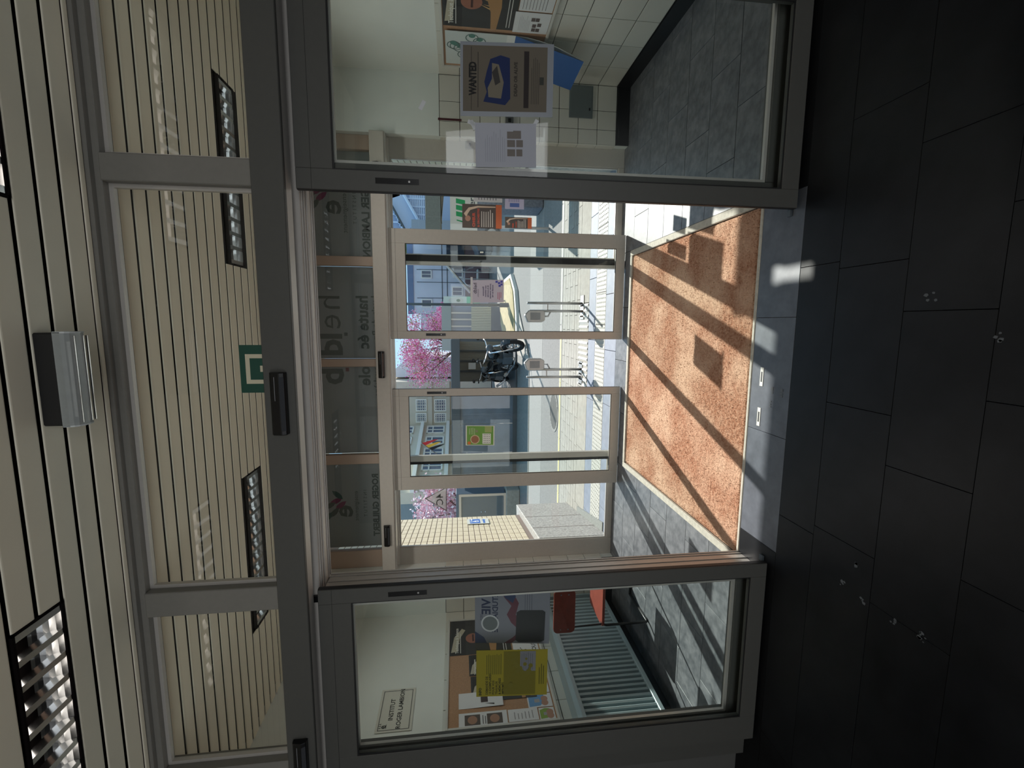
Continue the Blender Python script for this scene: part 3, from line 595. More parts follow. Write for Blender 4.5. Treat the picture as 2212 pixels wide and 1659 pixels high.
s.text('heldb', .12*w0, .87*h0, .05, (70, 66, 90), .0006); s.lines(.4*w0, .86*w0, .84*h0, .025*h0, 2, .008*h0, (110, 108, 130))
for i, l in enumerate(('Bienvenue', 'aux visiteurs', 'de la journée', 'portes ouvertes', 'accueil au rez')): s.text(l, .5*w0, (.64-.075*i)*h0, .023, (92, 88, 128), .0006, 'CENTER')
for x, y in ((.04, .04), (.16, .04), (.1, .12), (.04, .2), (.22, .1)): s.rect(x*w0, (x+.09)*w0, y*h0, (y+.07)*h0, (88, 92, 190))
s.lines(.55*w0, .9*w0, .2*h0, .05*h0, 3, .014*h0, (200, 88, 124))
tag(s.done(), 'white notice with blue squares on the right outer door', 'notice')
MB().add([s.p(-.01, h0, 0), s.p(w0+.03, h0, 0), s.p(w0+.03, h0+.022, 0), s.p(-.01, h0+.022, 0), s.p(-.01, h0, .001), s.p(w0+.03, h0, .001), s.p(w0+.03, h0+.022, .001), s.p(-.01, h0+.022, .001)], [(3, 2, 1, 0), (4, 5, 6, 7), (0, 1, 5, 4), (1, 2, 6, 5), (2, 3, 7, 6), (3, 0, 4, 7)]).build('tape_strip', PAPER, s.o)
def concert(x0, x1, z0, z1, label, big=True):
    s = Sheet('event_poster', (x0, 4.984, z0), X_, Z_, x1-x0, z1-z0, mat('dark_poster_paper', (96, 88, 86), 0.7), 0.001, mirror=False)
    w0, h0 = s.w, s.h; s.rect(0, w0, 0, .15*h0, (214, 116, 80)).rect(0, w0, .80*h0, h0, (108, 98, 92)); 
    s.poly([(w0*x, h0*y) for x, y in ((.45, .9), (.6, .86), (.75, .8), (.86, .6), (.88, .16), (.92, .16), (.93, .62), (.85, .84), (.6, .96))], (232, 208, 186))
    s.disc(.4*w0, .86*h0, .12*w0, (196, 150, 130))
    s.text('CHŒUR' if big else 'VOIX', .05*w0, .68*h0, .16*w0, (214, 104, 88), .002); s.text('& ORCHESTRE' if big else 'CONCERT', .05*w0, .57*h0, .12*w0, (214, 104, 88), .001)
    s.lines(.05*w0, .84*w0, .52*h0, .055*h0, 6, .02*h0, (222, 216, 210)); return tag(s.done(), label, 'poster')
concert(0.995, 1.235, 1.305, 1.718, 'larger dark event poster with an orange foot on the right fixed outer pane'); concert(1.005, 1.118, 0.985, 1.270, 'small dark event poster with an orange foot, below the larger one', False)
s = Sheet('lilac_notice', (1.20, 4.984, 1.07), X_, Z_, 0.13, 0.20, mat('lilac_paper', (206, 204, 232), 0.8), 0.001); s.rect(.02, .06, .05, .15, (96, 122, 190)).lines(.07, .12, .16, .02, 6, .006, (120, 120, 170)); tag(s.done(), 'pale lilac notice beside the small event poster', 'notice')
s = Sheet('event_notice', (1.26, 4.984, 1.30), X_, Z_, 0.21, 0.30, mat('pale_notice_paper', (214, 216, 220), 0.8), 0.001); s.lines(.02, .19, .25, .03, 7, .008, (120, 120, 130)); tag(s.done(), 'pale notice right of the larger event poster', 'notice')
# triangular transparent sticker
tri = [at(917, 1077, 'Y', 4.983), at(965, 1052, 'Y', 4.983), at(965, 1104, 'Y', 4.983)]
c = sum(tri, Vector())/3; b = MB(); b.prism(tri, (0, 0.0008, 0)); TR = mat('grey_translucent_film', (205, 203, 203), 0.5, alpha=0.4)
t = b.build('triangular_sticker', TR); tag(t, 'grey triangular sticker on the left fixed outer pane', 'sticker')
fr_ = MB()
for i in range(3):
    a, b_ = tri[i], tri[(i+1) % 3]; ai, bi = a+(c-a)*0.10, b_+(c-b_)*0.10; fr_.prism([a, b_, bi, ai], (0, -0.0008, 0))
fr_.build('border', mat('dark_grey_film', (96, 96, 96), 0.6), t)
s = Sheet('lettering_base', (c.x-0.09, 4.982, c.z-0.07), X_, Z_, .18, .12, TR, 0.0004, parent=t, mirror=True); s.text('4C', .03, .03, .11, (90, 90, 90), .001); s.b.build('lettering', s.m, t); 

# ------------------------------------------------------------------ left lobby wall things
XL = -3.247
def wallsheet_left(name, y_near, y_far, z0, z1, base, off=0.001, **kw):   # seen from +X: right = +Y
    return Sheet(name, (XL+off, y_near, z0), Y_, Z_, y_far-y_near, z1-z0, base, **kw)
s = wallsheet_left('name_plaque', 3.36, 3.80, 2.18, 2.472, mat('cream_card', (214, 214, 204), 0.7)); w0, h0 = s.w, s.h
for a in (0.02, h0-0.026): s.rect(.018, w0-.018, a, a+.006, (90, 92, 90))
for a in (0.018, w0-0.024): s.rect(a, a+.006, .02, h0-.02, (90, 92, 90))
s.text('INSTITUT', .5*w0, .56*h0, .052, (60, 62, 60), .0012, 'CENTER').text('ROGER LAMBION', .52*w0, .32*h0, .052, (60, 62, 60), .0012, 'CENTER')
s.text('e', .08*w0, .72*h0, .07, (60, 62, 60), .002).rect(.035, .075, .70*h0, .715*h0, (60, 62, 60))
for k in range(3): s.poly([(.04+.018*k, .86*h0), (.05+.018*k, .84*h0), (.045+.018*k, .93*h0)], (60, 62, 60))
tag(s.done(), 'framed card reading INSTITUT ROGER LAMBION on the left lobby wall', 'sign')
def board(name, x, sgn, y0, y1, z0, z1, label):
    t = thing(name, (x, (y0+y1)/2, z0), label, 'notice board'); x1 = x+sgn*0.014
    MB().box(min(x, x1), max(x, x1), y0+0.02, y1-0.02, z0+0.02, z1-0.02).build('cork', CORK, t)
    x2 = x+sgn*0.024; q = MB()
    for a in ((y0, y1, z0, z0+.022), (y0, y1, z1-.022, z1), (y0, y0+.022, z0+.022, z1-.022), (y1-.022, y1, z0+.022, z1-.022)): q.box(min(x, x2), max(x, x2), *a)
    q.build('frame', WHT, t, bev=0.003); return t
board('cork_board', XL, 1, 3.30, 4.69, 0.965, 1.91, 'large cork notice board in a white frame on the left lobby wall')
board('cork_board', 2.407, -1, 3.02, 4.68, 1.0, 1.90, 'large cork notice board in a white frame on the right lobby wall')
def photo_poster(s, k=0):
    w0, h0 = s.w, s.h; s.rect(0, w0, .74*h0, .97*h0, (40, 40, 38))
    s.poly([(w0*x, h0*y) for x, y in ((.08, .98), (.5, .93), (.75, .80), (.7, .74), (.45, .84), (.1, .88))], (186, 180, 160)); s.disc(.45*w0, .62*h0, .10*min(w0, h0)*1.4, (158, 104, 84)).rect(.36*w0, .56*w0, .60*h0, .63*h0, (70, 40, 36))
    for i in range(9):
        a = random.uniform(-.8, 0.3); s.poly([(w0*(.3+.07*i), h0*.30), (w0*(.33+.07*i), h0*.29), (w0*(.42+.05*i+.2*a*.3), h0*(.45+.08*random.random()))], (212, 172, 116))
    s.poly([(w0*x, h0*y) for x, y in ((.0, .34), (.3, .36), (.8, .50), (1, .36), (1, .26), (.4, .22), (0, .26))], (176, 134, 88))
    s.text('Technique & Science', .05*w0, .86*h0, .085*w0, (236, 236, 228), .0008); s.rect(.05*w0, .6*w0, .82*h0, .83*h0, (220, 220, 214)).rect(.05*w0, .9*w0, .12*h0, .13*h0, (220, 220, 214)).rect(.05*w0, .9*w0, .08*h0, .09*h0, (220, 220, 214))
    return s
DKP = mat('black_poster_paper', (44, 42, 38), 0.6)
def pinL(name, q, label, base=PAPER, off=0.016, group=None, fn=None, warp=None):
    y0, y1, z0, z1 = q; s = wallsheet_left(name, y0, y1, z0, z1, base, off, warp=warp)
    if fn: fn(s)
    o = s.done(); return tag(o, label, 'poster' if 'poster' in name else 'paper', group)
pinL('photo_poster', (4.14, 4.665, 1.27, 1.885), 'dark photo poster at the far top corner of the left cork board', DKP, fn=photo_poster)
pinL('photo_poster', (3.86, 4.13, 1.26, 1.70), 'smaller dark photo poster, farther of the two side by side on the left board', DKP, fn=photo_poster)
pinL('photo_poster', (3.61, 3.85, 1.22, 1.69), 'smaller dark photo poster, nearer of the two side by side on the left board', DKP, off=0.0165, fn=photo_poster)
pinL('photo_poster', (3.56, 3.86, 1.12, 1.50), 'dark photo poster with flames low on the left board behind the yellow poster', DKP, off=0.019, fn=photo_poster)
def fold(s):
    w0, h0 = s.w, s.h; s.rect(.3*w0, .7*w0, .34*h0, .50*h0, (66, 54, 52)).poly([(.1*w0, .2*h0), (.2*w0, .2*h0), (.24*w0, .42*h0)], (60, 60, 60))
pinL('folded_paper', (3.50, 3.665, 1.42, 1.80), 'white paper curling away from the left cork board', PAPER, fn=fold, warp=lambda x, y: 0.05*max(0, (0.3-y))**1.0*0.5)
def two(s):
    w0, h0 = s.w, s.h
    for z in (.56, .10): s.rect(.06*w0, .84*w0, z*h0, (z+.32)*h0, (92, 84, 78)).disc(.45*w0, (z+.16)*h0, .04, (170, 132, 110))
    s.lines(.1*w0, .8*w0, .51*h0, .05*h0, 2, .015*h0, (60, 60, 60))
pinL('photo_sheet', (3.325, 3.455, 1.40, 1.80), 'white sheet with two portraits, near edge of the left cork board', PAPER, fn=two)
pinL('typed_sheet', (3.33, 3.45, 1.14, 1.39), 'white typed sheet under the two-portrait sheet on the left board', PAPER, fn=lambda s: s.lines(.02, s.w-.02, s.h*.8, .03, 6, .006, (140, 140, 140)))
def colour(c):
    def f(s):
        w0, h0 = s.w, s.h; s.poly([(w0*x, h0*y) for x, y in ((.05, .95), (.8, .95), (.95, .6), (.9, .3), (.5, .25), (.1, .5))], c).rect(.35*w0, .6*w0, .5*h0, .72*h0, (170, 170, 170)).disc(.3*w0, .3*h0, .03, (180, 140, 120)).disc(.6*w0, .3*h0, .03, (180, 140, 120))
    return f
pinL('leaflet', (3.60, 3.76, 1.0, 1.21), 'white leaflet with a red shape at the foot of the left board', PAPER, fn=colour((206, 116, 92)))
pinL('leaflet', (3.45, 3.59, 1.0, 1.21), 'white leaflet with a blue shape at the foot of the left board', PAPER, fn=colour((112, 160, 206)))
pinL('leaflet', (3.325, 3.44, 1.0, 1.13), 'white leaflet with a green shape at the foot of the left board', PAPER, fn=colour((140, 172, 84)))
pinL('notice_card', (4.03, 4.30, 1.0, 1.255), 'white card with big lettering low on the left board: REZ- A L\'ECOUTE', PAPER, fn=lambda s: (s.text('REZ-', .03, s.h*.66, .06, (40, 40, 40), .001), s.text('À L\'', .03, s.h*.38, .06, (40, 40, 40), .001), s.text('ÉCOUTE', .03, s.h*.1, .06, (40, 40, 40), .001)))

# right wall posters (seen from -X: right = -Y)
def pinR(name, y_left, y_right, z0, z1, label, base=PAPER, off=0.016, fn=None, warp=None, cat='poster', group=None):
    s = Sheet(name, (2.407-off, y_left, z0), -Y_, Z_, y_left-y_right, z1-z0, base, warp=warp)
    if fn: fn(s)
    return tag(s.done(), label, cat, group)
pinR('photo_poster', 4.08, 3.42, 1.295, 1.872, 'dark photo poster on the right cork board', DKP, fn=photo_poster)
def six(s):
    w0, h0 = s.w, s.h; s.lines(.1*w0, .85*w0, .85*h0, .04*h0, 8, .008*h0, (165, 165, 170))
    for x, y in ((.1, .36), (.3, .36), (.1, .24), (.36, .22), (.6, .30), (.6, .42)): s.rect(x*w0, (x+.17)*w0, y*h0, (y+.11)*h0, (96, 84, 80))
pinR('photo_notice', 4.09, 3.84, 1.026, 1.31, 'white notice with small photographs low on the right cork board', PAPER, off=0.019, fn=six, cat='notice')
pinR('typed_sheet', 3.83, 3.60, 1.03, 1.29, 'white typed sheet low on the right cork board', PAPER, fn=lambda s: s.lines(.02, s.w-.02, s.h*.9, .025, 8, .004, (130, 130, 130)), cat='notice')
def bluep(s):
    w0, h0 = s.w, s.h; B1 = (42, 88, 150)
    s.rect(0, w0, 0, .50*h0, B1); s.rect(0, w0, .50*h0, .56*h0, (226, 228, 226)); s.poly([(w0, 0), (w0, .18*h0), (.35*w0, 0)], (230, 232, 232))
    for i in range(12):
        x, y = random.uniform(.1, .9)*w0, random.uniform(.62, .95)*h0; s.ring(x, y, .055, .047, (86, 108, 104)).disc(x+.03, y, .028, (84, 132, 120))
    s.text('INFO', .08*w0, .43*h0, .085, (236, 238, 240), .002); s.text('Rejoins', .08*w0, .36*h0, .05, (226, 230, 236), .001).text('nous', .08*w0, .31*h0, .05, (226, 230, 236), .001)
    s.rect(.2*w0, .66*w0, .21*h0, .245*h0, (236, 238, 240)).rect(.2*w0, .8*w0, .14*h0, .175*h0, (236, 238, 240)); s.disc(.3*w0, .28*h0, .03, (130, 176, 140)); s.lines(.3*w0, .7*w0, .11*h0, .03*h0, 2, .008*h0, (160, 190, 220))
def wp(x, y): return 0.012+0.16*max(0, (0.62-y)/0.62)**2
pinR('recruitment_poster', 4.60, 4.12, 0.69, 1.86, 'tall blue and white poster coming loose from the right cork board', mat('white_blue_paper', (206, 214, 212), 0.7), off=0.018, fn=bluep, warp=wp)
# small plate and button on the tiled return
hp = thing('access_panel', (2.235, 4.85, 0.40), 'grey square access panel on the tiled return right of the outer doors', 'access panel')
MB().box(2.08, 2.388, 4.842, 4.857, 0.393, 0.637).build('frame', mat('grey_metal_plate', (112, 122, 124), 0.45, 0.2), hp, bev=0.003); MB().box(2.095, 2.373, 4.839, 4.843, 0.407, 0.623).build('door', mat('grey_metal_plate', (112, 122, 124)), hp, bev=0.002); MB().box(2.15, 2.175, 4.837, 4.84, 0.42, 0.435).build('latch', BLK, hp)
p = at(1100, 262, 'Y', 4.85); q = thing('wall_button', p, 'grey push button on the tiled return behind the white notice', 'switch')
MB().box(p.x-.05, p.x+.05, 4.825, 4.857, p.z-.04, p.z+.04).build('box', mat('grey_plastic', (90, 92, 92)), q, bev=0.008); MB().box(p.x-.018, p.x+.018, 4.82, 4.826, p.z-.015, p.z+.015).build('key', BLK, q, bev=0.003)
p = at(1015, 313, 'Y', 4.93); q = thing('key_switch', p, 'small metal key switch on the frame right of the outer doors', 'switch')
MB().box(p.x-.04, p.x+.04, 4.925, 4.95, p.z-.045, p.z+.045).build('plate', STEEL, q, bev=0.004); MB().tube([(p.x, 4.916, p.z), (p.x, 4.926, p.z)], .014, 12).build('lock', BLK, q)
tag(MB().box(1.985, 2.005, 4.853, 4.857, 1.72, 1.95).build('red_strip', mat('dark_red_paint', (74, 26, 36), 0.5)), 'dark red strip above the tiled return', 'strip')

# radiator / convector
rd = thing('radiator', (-3.15, 3.7, 0.16), 'long grey ribbed radiator along the left lobby wall', 'radiator')
RG = mat('grey_green_enamel', (150, 166, 170), 0.4, 0.1)
MB().box(-3.246, -3.12, 2.72, 4.72, 0.17, 0.20).build('bottom_tray', RG, rd); MB().box(-3.246, -3.235, 2.72, 4.72, 0.17, 0.86).build('back_plate', RG, rd)
tp_ = MB(); tp_.prism([(-3.246, 2.72, .865), (-3.246, 2.72, .835), (-3.05, 2.72, .80), (-3.045, 2.72, .835), (-3.07, 2.72, .868)], (0, 2.0, 0)); tp_.build('top_rail', RG, rd, bev=.004)
MB().box(-3.085, -3.045, 2.72, 4.72, 0.16, 0.20).build('bottom_rail', RG, rd, bev=.004)
for a in (2.70, 4.72): MB().prism([(-3.246, a, .16), (-3.045, a, .16), (-3.045, a, .84), (-3.07, a, .87), (-3.246, a, .87)], (0, .02, 0)).build('end_plate', RG, rd, bev=.003)
fm = mesh_of(MB().prism([(0, 0, 0), (0.030, 0.008, 0), (0.034, 0.026, 0), (0.030, 0.034, 0), (0.002, 0.034, 0)], (0, 0, 0.606)), 'fin', RG, 0)
fm.name = 'fin'
for k in range(36): inst(fm, 'fin', (-3.088, 2.735+0.0545*k, 0.197), rd)
MB().box(-3.10, -3.094, 2.72, 4.72, 0.18, 0.83).build('inner_shield', mat('grey_inner_shield', (96, 106, 110), 0.6), rd)

# chair by the radiator
ch = thing('chair', (-2.60, 4.0, 0), 'lobby chair with red-brown pads and black tube frame beside the radiator', 'chair')
WD = mat('red_brown_wood', (128, 58, 46), 0.45, 0, 0.15, 20); TUBEM = mat('black_tube', (22, 22, 24), 0.35)
def rbox(cx_, cy, cz, sx, sy, sz, r=0.03, flatax='z'):
    pts = []
    for (qx, qy, a0) in ((1, 1, 0), (-1, 1, 90), (-1, -1, 180), (1, -1, 270)):
        for k in range(4):
            a = math.radians(a0+k*30); pts.append((qx*(sx/2-r)+r*math.cos(a), qy*((sy if flatax == 'z' else sz)/2-r)+r*math.sin(a)))
    if flatax == 'z': return MB().prism([(cx_+x, cy+y, cz-sz/2) for x, y in pts], (0, 0, sz))
    return MB().prism([(cx_+x, cy-sy/2, cz+y) for x, y in pts][::-1], (0, sy, 0))
rbox(-2.60, 4.02, 0.452, 0.42, 0.40, 0.024).build('seat', WD, ch, bev=.004)
bk = rbox(-2.60, 3.79, 0.835, 0.42, 0.022, 0.20, 0.04, 'y').build('backrest', WD, ch, bev=.004)
rv = MB()
for x in (-2.77, -2.43):
    for z in (.80, .87): rv.tube([(x, 3.774, z), (x, 3.779, z)], .006, 8)
rv.build('rivets', CHR, bk)
for x, nm in ((-2.80, 1), (-2.40, 1)):
    MB().tube([(x, 4.30, .012), (x, 3.86, .012), (x, 3.84, .02), (x, 3.835, .42), (x, 3.85, .438), (x, 4.2, .438)], .012, 8).build('side_frame', TUBEM, ch, smooth=True)
    MB().tube([(x+.02*(1 if x < -2.6 else -1), 3.95, .436), (x+.02*(1 if x < -2.6 else -1), 3.83, .47), (x+.02*(1 if x < -2.6 else -1), 3.81, .90)], .009, 8).build('back_post', TUBEM, ch, smooth=True)
    MB().box(x-.015, x+.015, 3.85, 3.88, 0, .004).build('glide', BLK, ch)
MB().tube([(-2.80, 4.29, .012), (-2.40, 4.29, .012)], .012, 8).build('cross_tube', TUBEM, ch); MB().tube([(-2.80, 4.18, .436), (-2.40, 4.18, .436)], .010, 8).build('seat_tube', TUBEM, ch)

# ------------------------------------------------------------------ outside: ground
gr = structure(MB().box(-16, 16, 5.02, 60, -0.30, -0.03).build('street', ASPH), 'street outside the doors with grey asphalt', 'street')
MB().box(-16, 16, 9.55, 11.25, -0.03, -0.006).build('worn_road_strip', ASPH2, gr); MB().box(-16, 16, 7.86, 9.55, -0.03, -0.008).build('road_surface', ASPH, gr)
sw = structure(MB().box(-10, 10, 5.02, 7.86, -0.2, -0.028).build('sidewalk', JOIN), 'paved sidewalk in front of the outer doors', 'sidewalk')
def pave(y0, y1, ln, mt, x0=-3.6, x1=3.4, off=0.0, z=0.0):
    x = x0+off
    while x < x1:
        inst(pbox(ln-0.006, y1-y0-0.006, 0.028, mt, 0.0015, 'paver'), 'paver', (x, y0, -0.028+z+random.uniform(-.0008, .0008)), sw); x += ln
pave(5.02, 5.42, 0.66, BLUE); pave(5.82, 6.13, 0.8, BLUE, off=.2)
r = 0
y = 6.60
while y < 7.66: pave(y, y+0.15, 0.44, CONC, off=-.22*(r % 2)); y += 0.15; r += 1
me2 = [(6.13, 6.60)]
pave(6.13, 6.60, 0.9, CONC, x0=-3.6, x1=-0.9); pave(6.13, 6.60, 0.9, CONC, x0=0.3, x1=3.4)
# ribbed guidance strip between the steel posts
x = -0.88
while x < 0.28:
    b = MB(); b.prism([(x, 6.14, -0.002), (x+0.045, 6.14, -0.002), (x+0.028, 6.14, .012), (x+0.010, 6.14, .012)], (0, .45, 0)); b.build('guidance_rib', WHT, sw); x += 0.075
MB().box(-0.89, 0.29, 6.13, 6.60, -0.028, -0.002).build('guidance_plate', mat('grey_plate', (140, 140, 140), .7), sw)
x = -3.6
tact = pbox(0.394, 0.394, 0.028, mat('white_tactile_tile', (176, 174, 168), 0.6), 0.002, 'tactile_tile')
while x < 3.4: inst(tact, 'tactile_tile', (x, 5.422, -0.028), sw); x += 0.4
b = MB(); x = -2.9
while x < 2.6:
    y = 5.455
    while y < 5.80:
        n = 6; vs = [(x+.013*math.cos(k*1.047), y+.013*math.sin(k*1.047), 0.0) for k in range(n)]+[(x+.008*math.cos(k*1.047), y+.008*math.sin(k*1.047), 0.006) for k in range(n)]
        b.add(vs, [(k, (k+1) % n, n+(k+1) % n, n+k) for k in range(n)]+[tuple(range(n, 2*n))]); y += 0.052
    x += 0.052
b.build('tactile_studs', WHT, sw, kind='stuff')
x = -9.0
ks = pbox(0.985, 0.16, 0.06, mat('kerb_stone', (162, 158, 150), .8, 0, .1, 20), 0.006, 'kerb_stone')
while x < 9: inst(ks, 'kerb_stone', (x, 7.70, -0.055), sw); x += 1.0
MB().box(-3.2, -0.15, 7.735, 7.80, 0.005, 0.0065).build('yellow_line', mat('yellow_road_paint', (232, 214, 130), .7), sw)
MB().box(-0.15, 3.5, 7.735, 7.78, 0.005, 0.0065).build('white_line', WHT, sw)
MB().box(-10, 10, 7.66, 7.70, -0.028, 0.0).build('mortar_strip', CONC, sw)
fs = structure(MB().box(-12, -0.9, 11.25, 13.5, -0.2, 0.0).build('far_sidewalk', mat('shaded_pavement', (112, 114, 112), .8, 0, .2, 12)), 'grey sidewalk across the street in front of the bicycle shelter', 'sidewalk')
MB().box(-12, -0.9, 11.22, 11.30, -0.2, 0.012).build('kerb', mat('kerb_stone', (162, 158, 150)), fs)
MB().prism([(-0.9, 11.22, -.02), (1.2, 14.6, -.02), (1.2, 14.9, -.02), (-0.9, 13.5, -.02)], (0, 0, .025)).build('ramp', CONC, fs)
mh = thing('manhole_cover', (-1.62, 8.28, 0), 'round ribbed manhole cover in the street', 'manhole cover')
b = MB(); c0 = Vector((-1.62, 8.28, -0.008)); b.prism([(c0.x+.38*math.cos(k*math.pi/14), c0.y+.38*math.sin(k*math.pi/14), -.008) for k in range(28)], (0, 0, .010)); b.build('cover_plate', mat('worn_iron', (130, 128, 124), .6, .3), mh)
b = MB()
for k in range(-5, 6):
    hw = math.sqrt(max(0.01, .33**2-(k*.06)**2)); b.box(c0.x-hw, c0.x+hw, c0.y+k*.06-.012, c0.y+k*.06+.012, .002, .006)
b.build('raised_ribs', mat('worn_iron_rib', (96, 95, 92), .6, .3), mh)
# low dark grating and block by the left wall
tag(MB().prism([(-2.70, 5.25, .0), (-2.44, 5.25, .0), (-2.72, 6.45, 0), (-2.86, 6.45, 0)], (0, 0, .012)).build('grating', mat('grey_grating', (128, 130, 126), .6, 0, .2, 60)), 'flat grey grating at the foot of the granite base', 'grating')

# brick walls beside the entrance
def brickwall(name, A, B, side_, label, rng):
    A = Vector((*A, 0)); B = Vector((*B, 0)); d = (B-A); L = d.length; d.normalize(); n = Vector((d.y, -d.x, 0))*side_; an = math.atan2(d.y, d.x)
    ORG['__']=Vector((0,0,0))
    b = MB(); b.prism([A, B, B-n*0.24, A-n*0.24], (0, 0, 3.42)); o = structure(b.build(name, MORT), label, 'wall')
    bt = 0.075; bl = 0.222; br = mesh_of(MB().box(0, bl-.010, -.004 if side_ > 0 else -.008, .008 if side_ > 0 else .004, 0, bt-.010), 'brick', BRK, .0015)
    z = 0.90; j = 0
    while z < 3.2:
        k = 0
        while (k+1)*bl <= L+0.01:
            p = A+d*(k*bl+.005)+n*0.0015; inst(br, 'brick', (p.x+random.uniform(-.0006, .0006), p.y, z+.005), o, (0, 0, an)); k += 1
        z += bt; j += 1
    g_ = MB(); g_.prism([A+n*.10-d*0.0, B+n*.10+d*.32, B-n*.24+d*.32, A-n*.24], (0, 0, .84)); gb = g_.build('granite_base', GRAN, o, bev=.008)
    for k in (0.5, 1.15): q = MB(); p = A+d*k+n*.1015; q.prism([p, p+d*.006, p+d*.006+n*.0015, p+n*.0015], (0, 0, .84)); q.build('joint', MORT, o)
    return o, A, d, n
bl_, A, d, n = brickwall('wall_porch_left', (-2.62, 5.06), (-2.98, 6.82), 1, 'cream brick porch wall on a granite base, left of the outer doors', None)
brickwall('wall_porch_right', (1.80, 5.06), (2.12, 7.0), -1, 'pale brick porch wall on a granite base, right of the outer doors', None)
p = A+d*1.24+n*.012+Z_*1.345
s = Sheet('disabled_access_sign', p, d, Z_, .33, .315, WHT, .006); w0, h0 = s.w, s.h; BL_ = (44, 98, 176)
s.N = n; s.rect(.03, .30, .125, .275, BL_); s.disc(.15, .185, .040, (240, 242, 244)).disc(.15, .185, .028, BL_).disc(.135, .255, .014, (240, 242, 244)).rect(.127, .145, .185, .245, (240, 242, 244)).rect(.127, .185, .183, .197, (240, 242, 244)).rect(.18, .195, .15, .197, (240, 242, 244)).rect(.22, .285, .24, .26, (240, 242, 244))
s.rect(.03, .22, .055, .085, BL_).poly([(.22, .035), (.285, .07), (.22, .105)], BL_)
tag(s.done('pictogram'), 'white and blue wheelchair access sign on the left porch wall', 'sign')
# unseen porch canopy: edge cuts the lobby sunlight, slots added for floor sun spots
cn = MB(); cn.box(-9, 9, 5.05, 6.335, 3.60, 3.63).box(-9, 1.675, 6.335, 6.58, 3.60, 3.63).box(1.752, 9, 6.32, 6.58, 3.60, 3.63)
cn.box(1.5, 9, 6.66, 7.02, 3.60, 3.63).box(1.5, 1.665, 6.58, 6.66, 3.60, 3.63).box(1.765, 9, 6.58, 6.66, 3.60, 3.63)
structure(cn.build('unseen_porch_canopy', PLAS), 'unseen canopy over the porch, slotted to let sun spots through', 'canopy')
fc = MB(); fc.box(-12, -2.69, 5.0, 5.06, 0, 5.0); fc.box(1.86, 12, 5.0, 5.06, 0, 5.0); fc.box(-2.69, 1.86, 5.03, 5.06, 3.42, 5.0); structure(fc.build('wall_facade', BRK), 'outer face of the building around the entrance', 'wall')

# steel posts on the sidewalk
def post(x, s_, label):
    t = thing('steel_post', (x, 6.45, 0), label, 'post', 'steel access posts on the sidewalk')
    MB().box(x-.17, x+.17, 6.36, 6.54, 0.0, .012).build('base_plate', STEEL, t, bev=.003)
    for k in (0, 1): xx = x+s_*(.055-.11*k); MB().tube([(xx, 6.45, .01), (xx, 6.45, .80 if k == 0 else .77)], .019, 12).build('tube', STEEL, t, smooth=True)
    MB().box(x-.05, x+.05, 6.44, 6.46, .50, .52).build('bracket', STEEL, t)
    c = x-s_*.13; b = MB(); pr = [(-.06, .55), (.06, .55), (.085, .60), (.085, .78), (0.02, .84), (-.085, .80), (-.085, .60)]
    b.prism([(c+a, 6.40, z) for a, z in pr], (0, .11, 0)); hd_ = b.build('head', STEEL, t, bev=.012); MB().box(c-.05, c+.05, 6.392, 6.401, .62, .76).build('display', mat('grey_display', (140, 140, 142), .3), hd_)
    MB().tube([(c, 6.45, .56), (c, 6.45, .50), (x-s_*.055, 6.45, .46)], .012, 8).build('elbow', STEEL, t, smooth=True); return t
post(0.24, 1, 'brushed steel post with a boxed head, right of the two on the sidewalk'); post(-0.70, -1, 'brushed steel post with a boxed head, left of the two on the sidewalk')

# ------------------------------------------------------------------ bicycle shelter
sh = thing('bicycle_shelter', (-2.6, 14.2, 0), 'low bicycle shelter with a dark roof beam and translucent ribbed panels', 'shelter')
OPAL = mat('translucent_ribbed_panel', (150, 148, 140), .5); DGL = mat('dark_blue_grey_panel', (92, 106, 120), .3, 0, .15, 3)
MB().box(-4.75, -0.45, 13.5, 16.2, 1.70, 1.96).build('roof_beam', DKST, sh, bev=.01)
for x in (-2.06, -0.48): MB().box(x-.04, x+.04, 13.55, 13.63, 0, 1.70).build('post', DKST, sh)
b = MB(); x = -2.0
while x < -0.55: b.box(x, x+.03, 15.9, 15.93, .02, 1.70); b.box(x+.03, x+.05, 15.92, 15.93, .02, 1.70); x += .05
b.build('ribbed_back', OPAL, sh, kind='stuff')
for x in (-1.65, -1.3, -0.95): MB().box(x, x+.05, 15.82, 15.88, .02, 1.70).build('rail_post', DKST, sh)
MB().box(-2.0, -.5, 13.6, 16.1, 0, .05).build('floor_plate', DKST, sh)
for k, (a, b_) in enumerate(((-4.8, -3.9), (-3.9, -3.0), (-3.0, -2.06))): MB().box(a+.01, b_-.01, 13.58, 13.62, .12, 1.70).build('side_panel', DGL, sh)
MB().box(-4.8, -2.06, 13.54, 13.68, 0, .12).build('plinth', DKST, sh)
sg = MB().box(-1.55, -1.33, 15.7, 15.72, 1.15, 1.40); tag(sg.build('paper_notice', PAPER), 'small white notice hanging inside the bicycle shelter', 'notice')

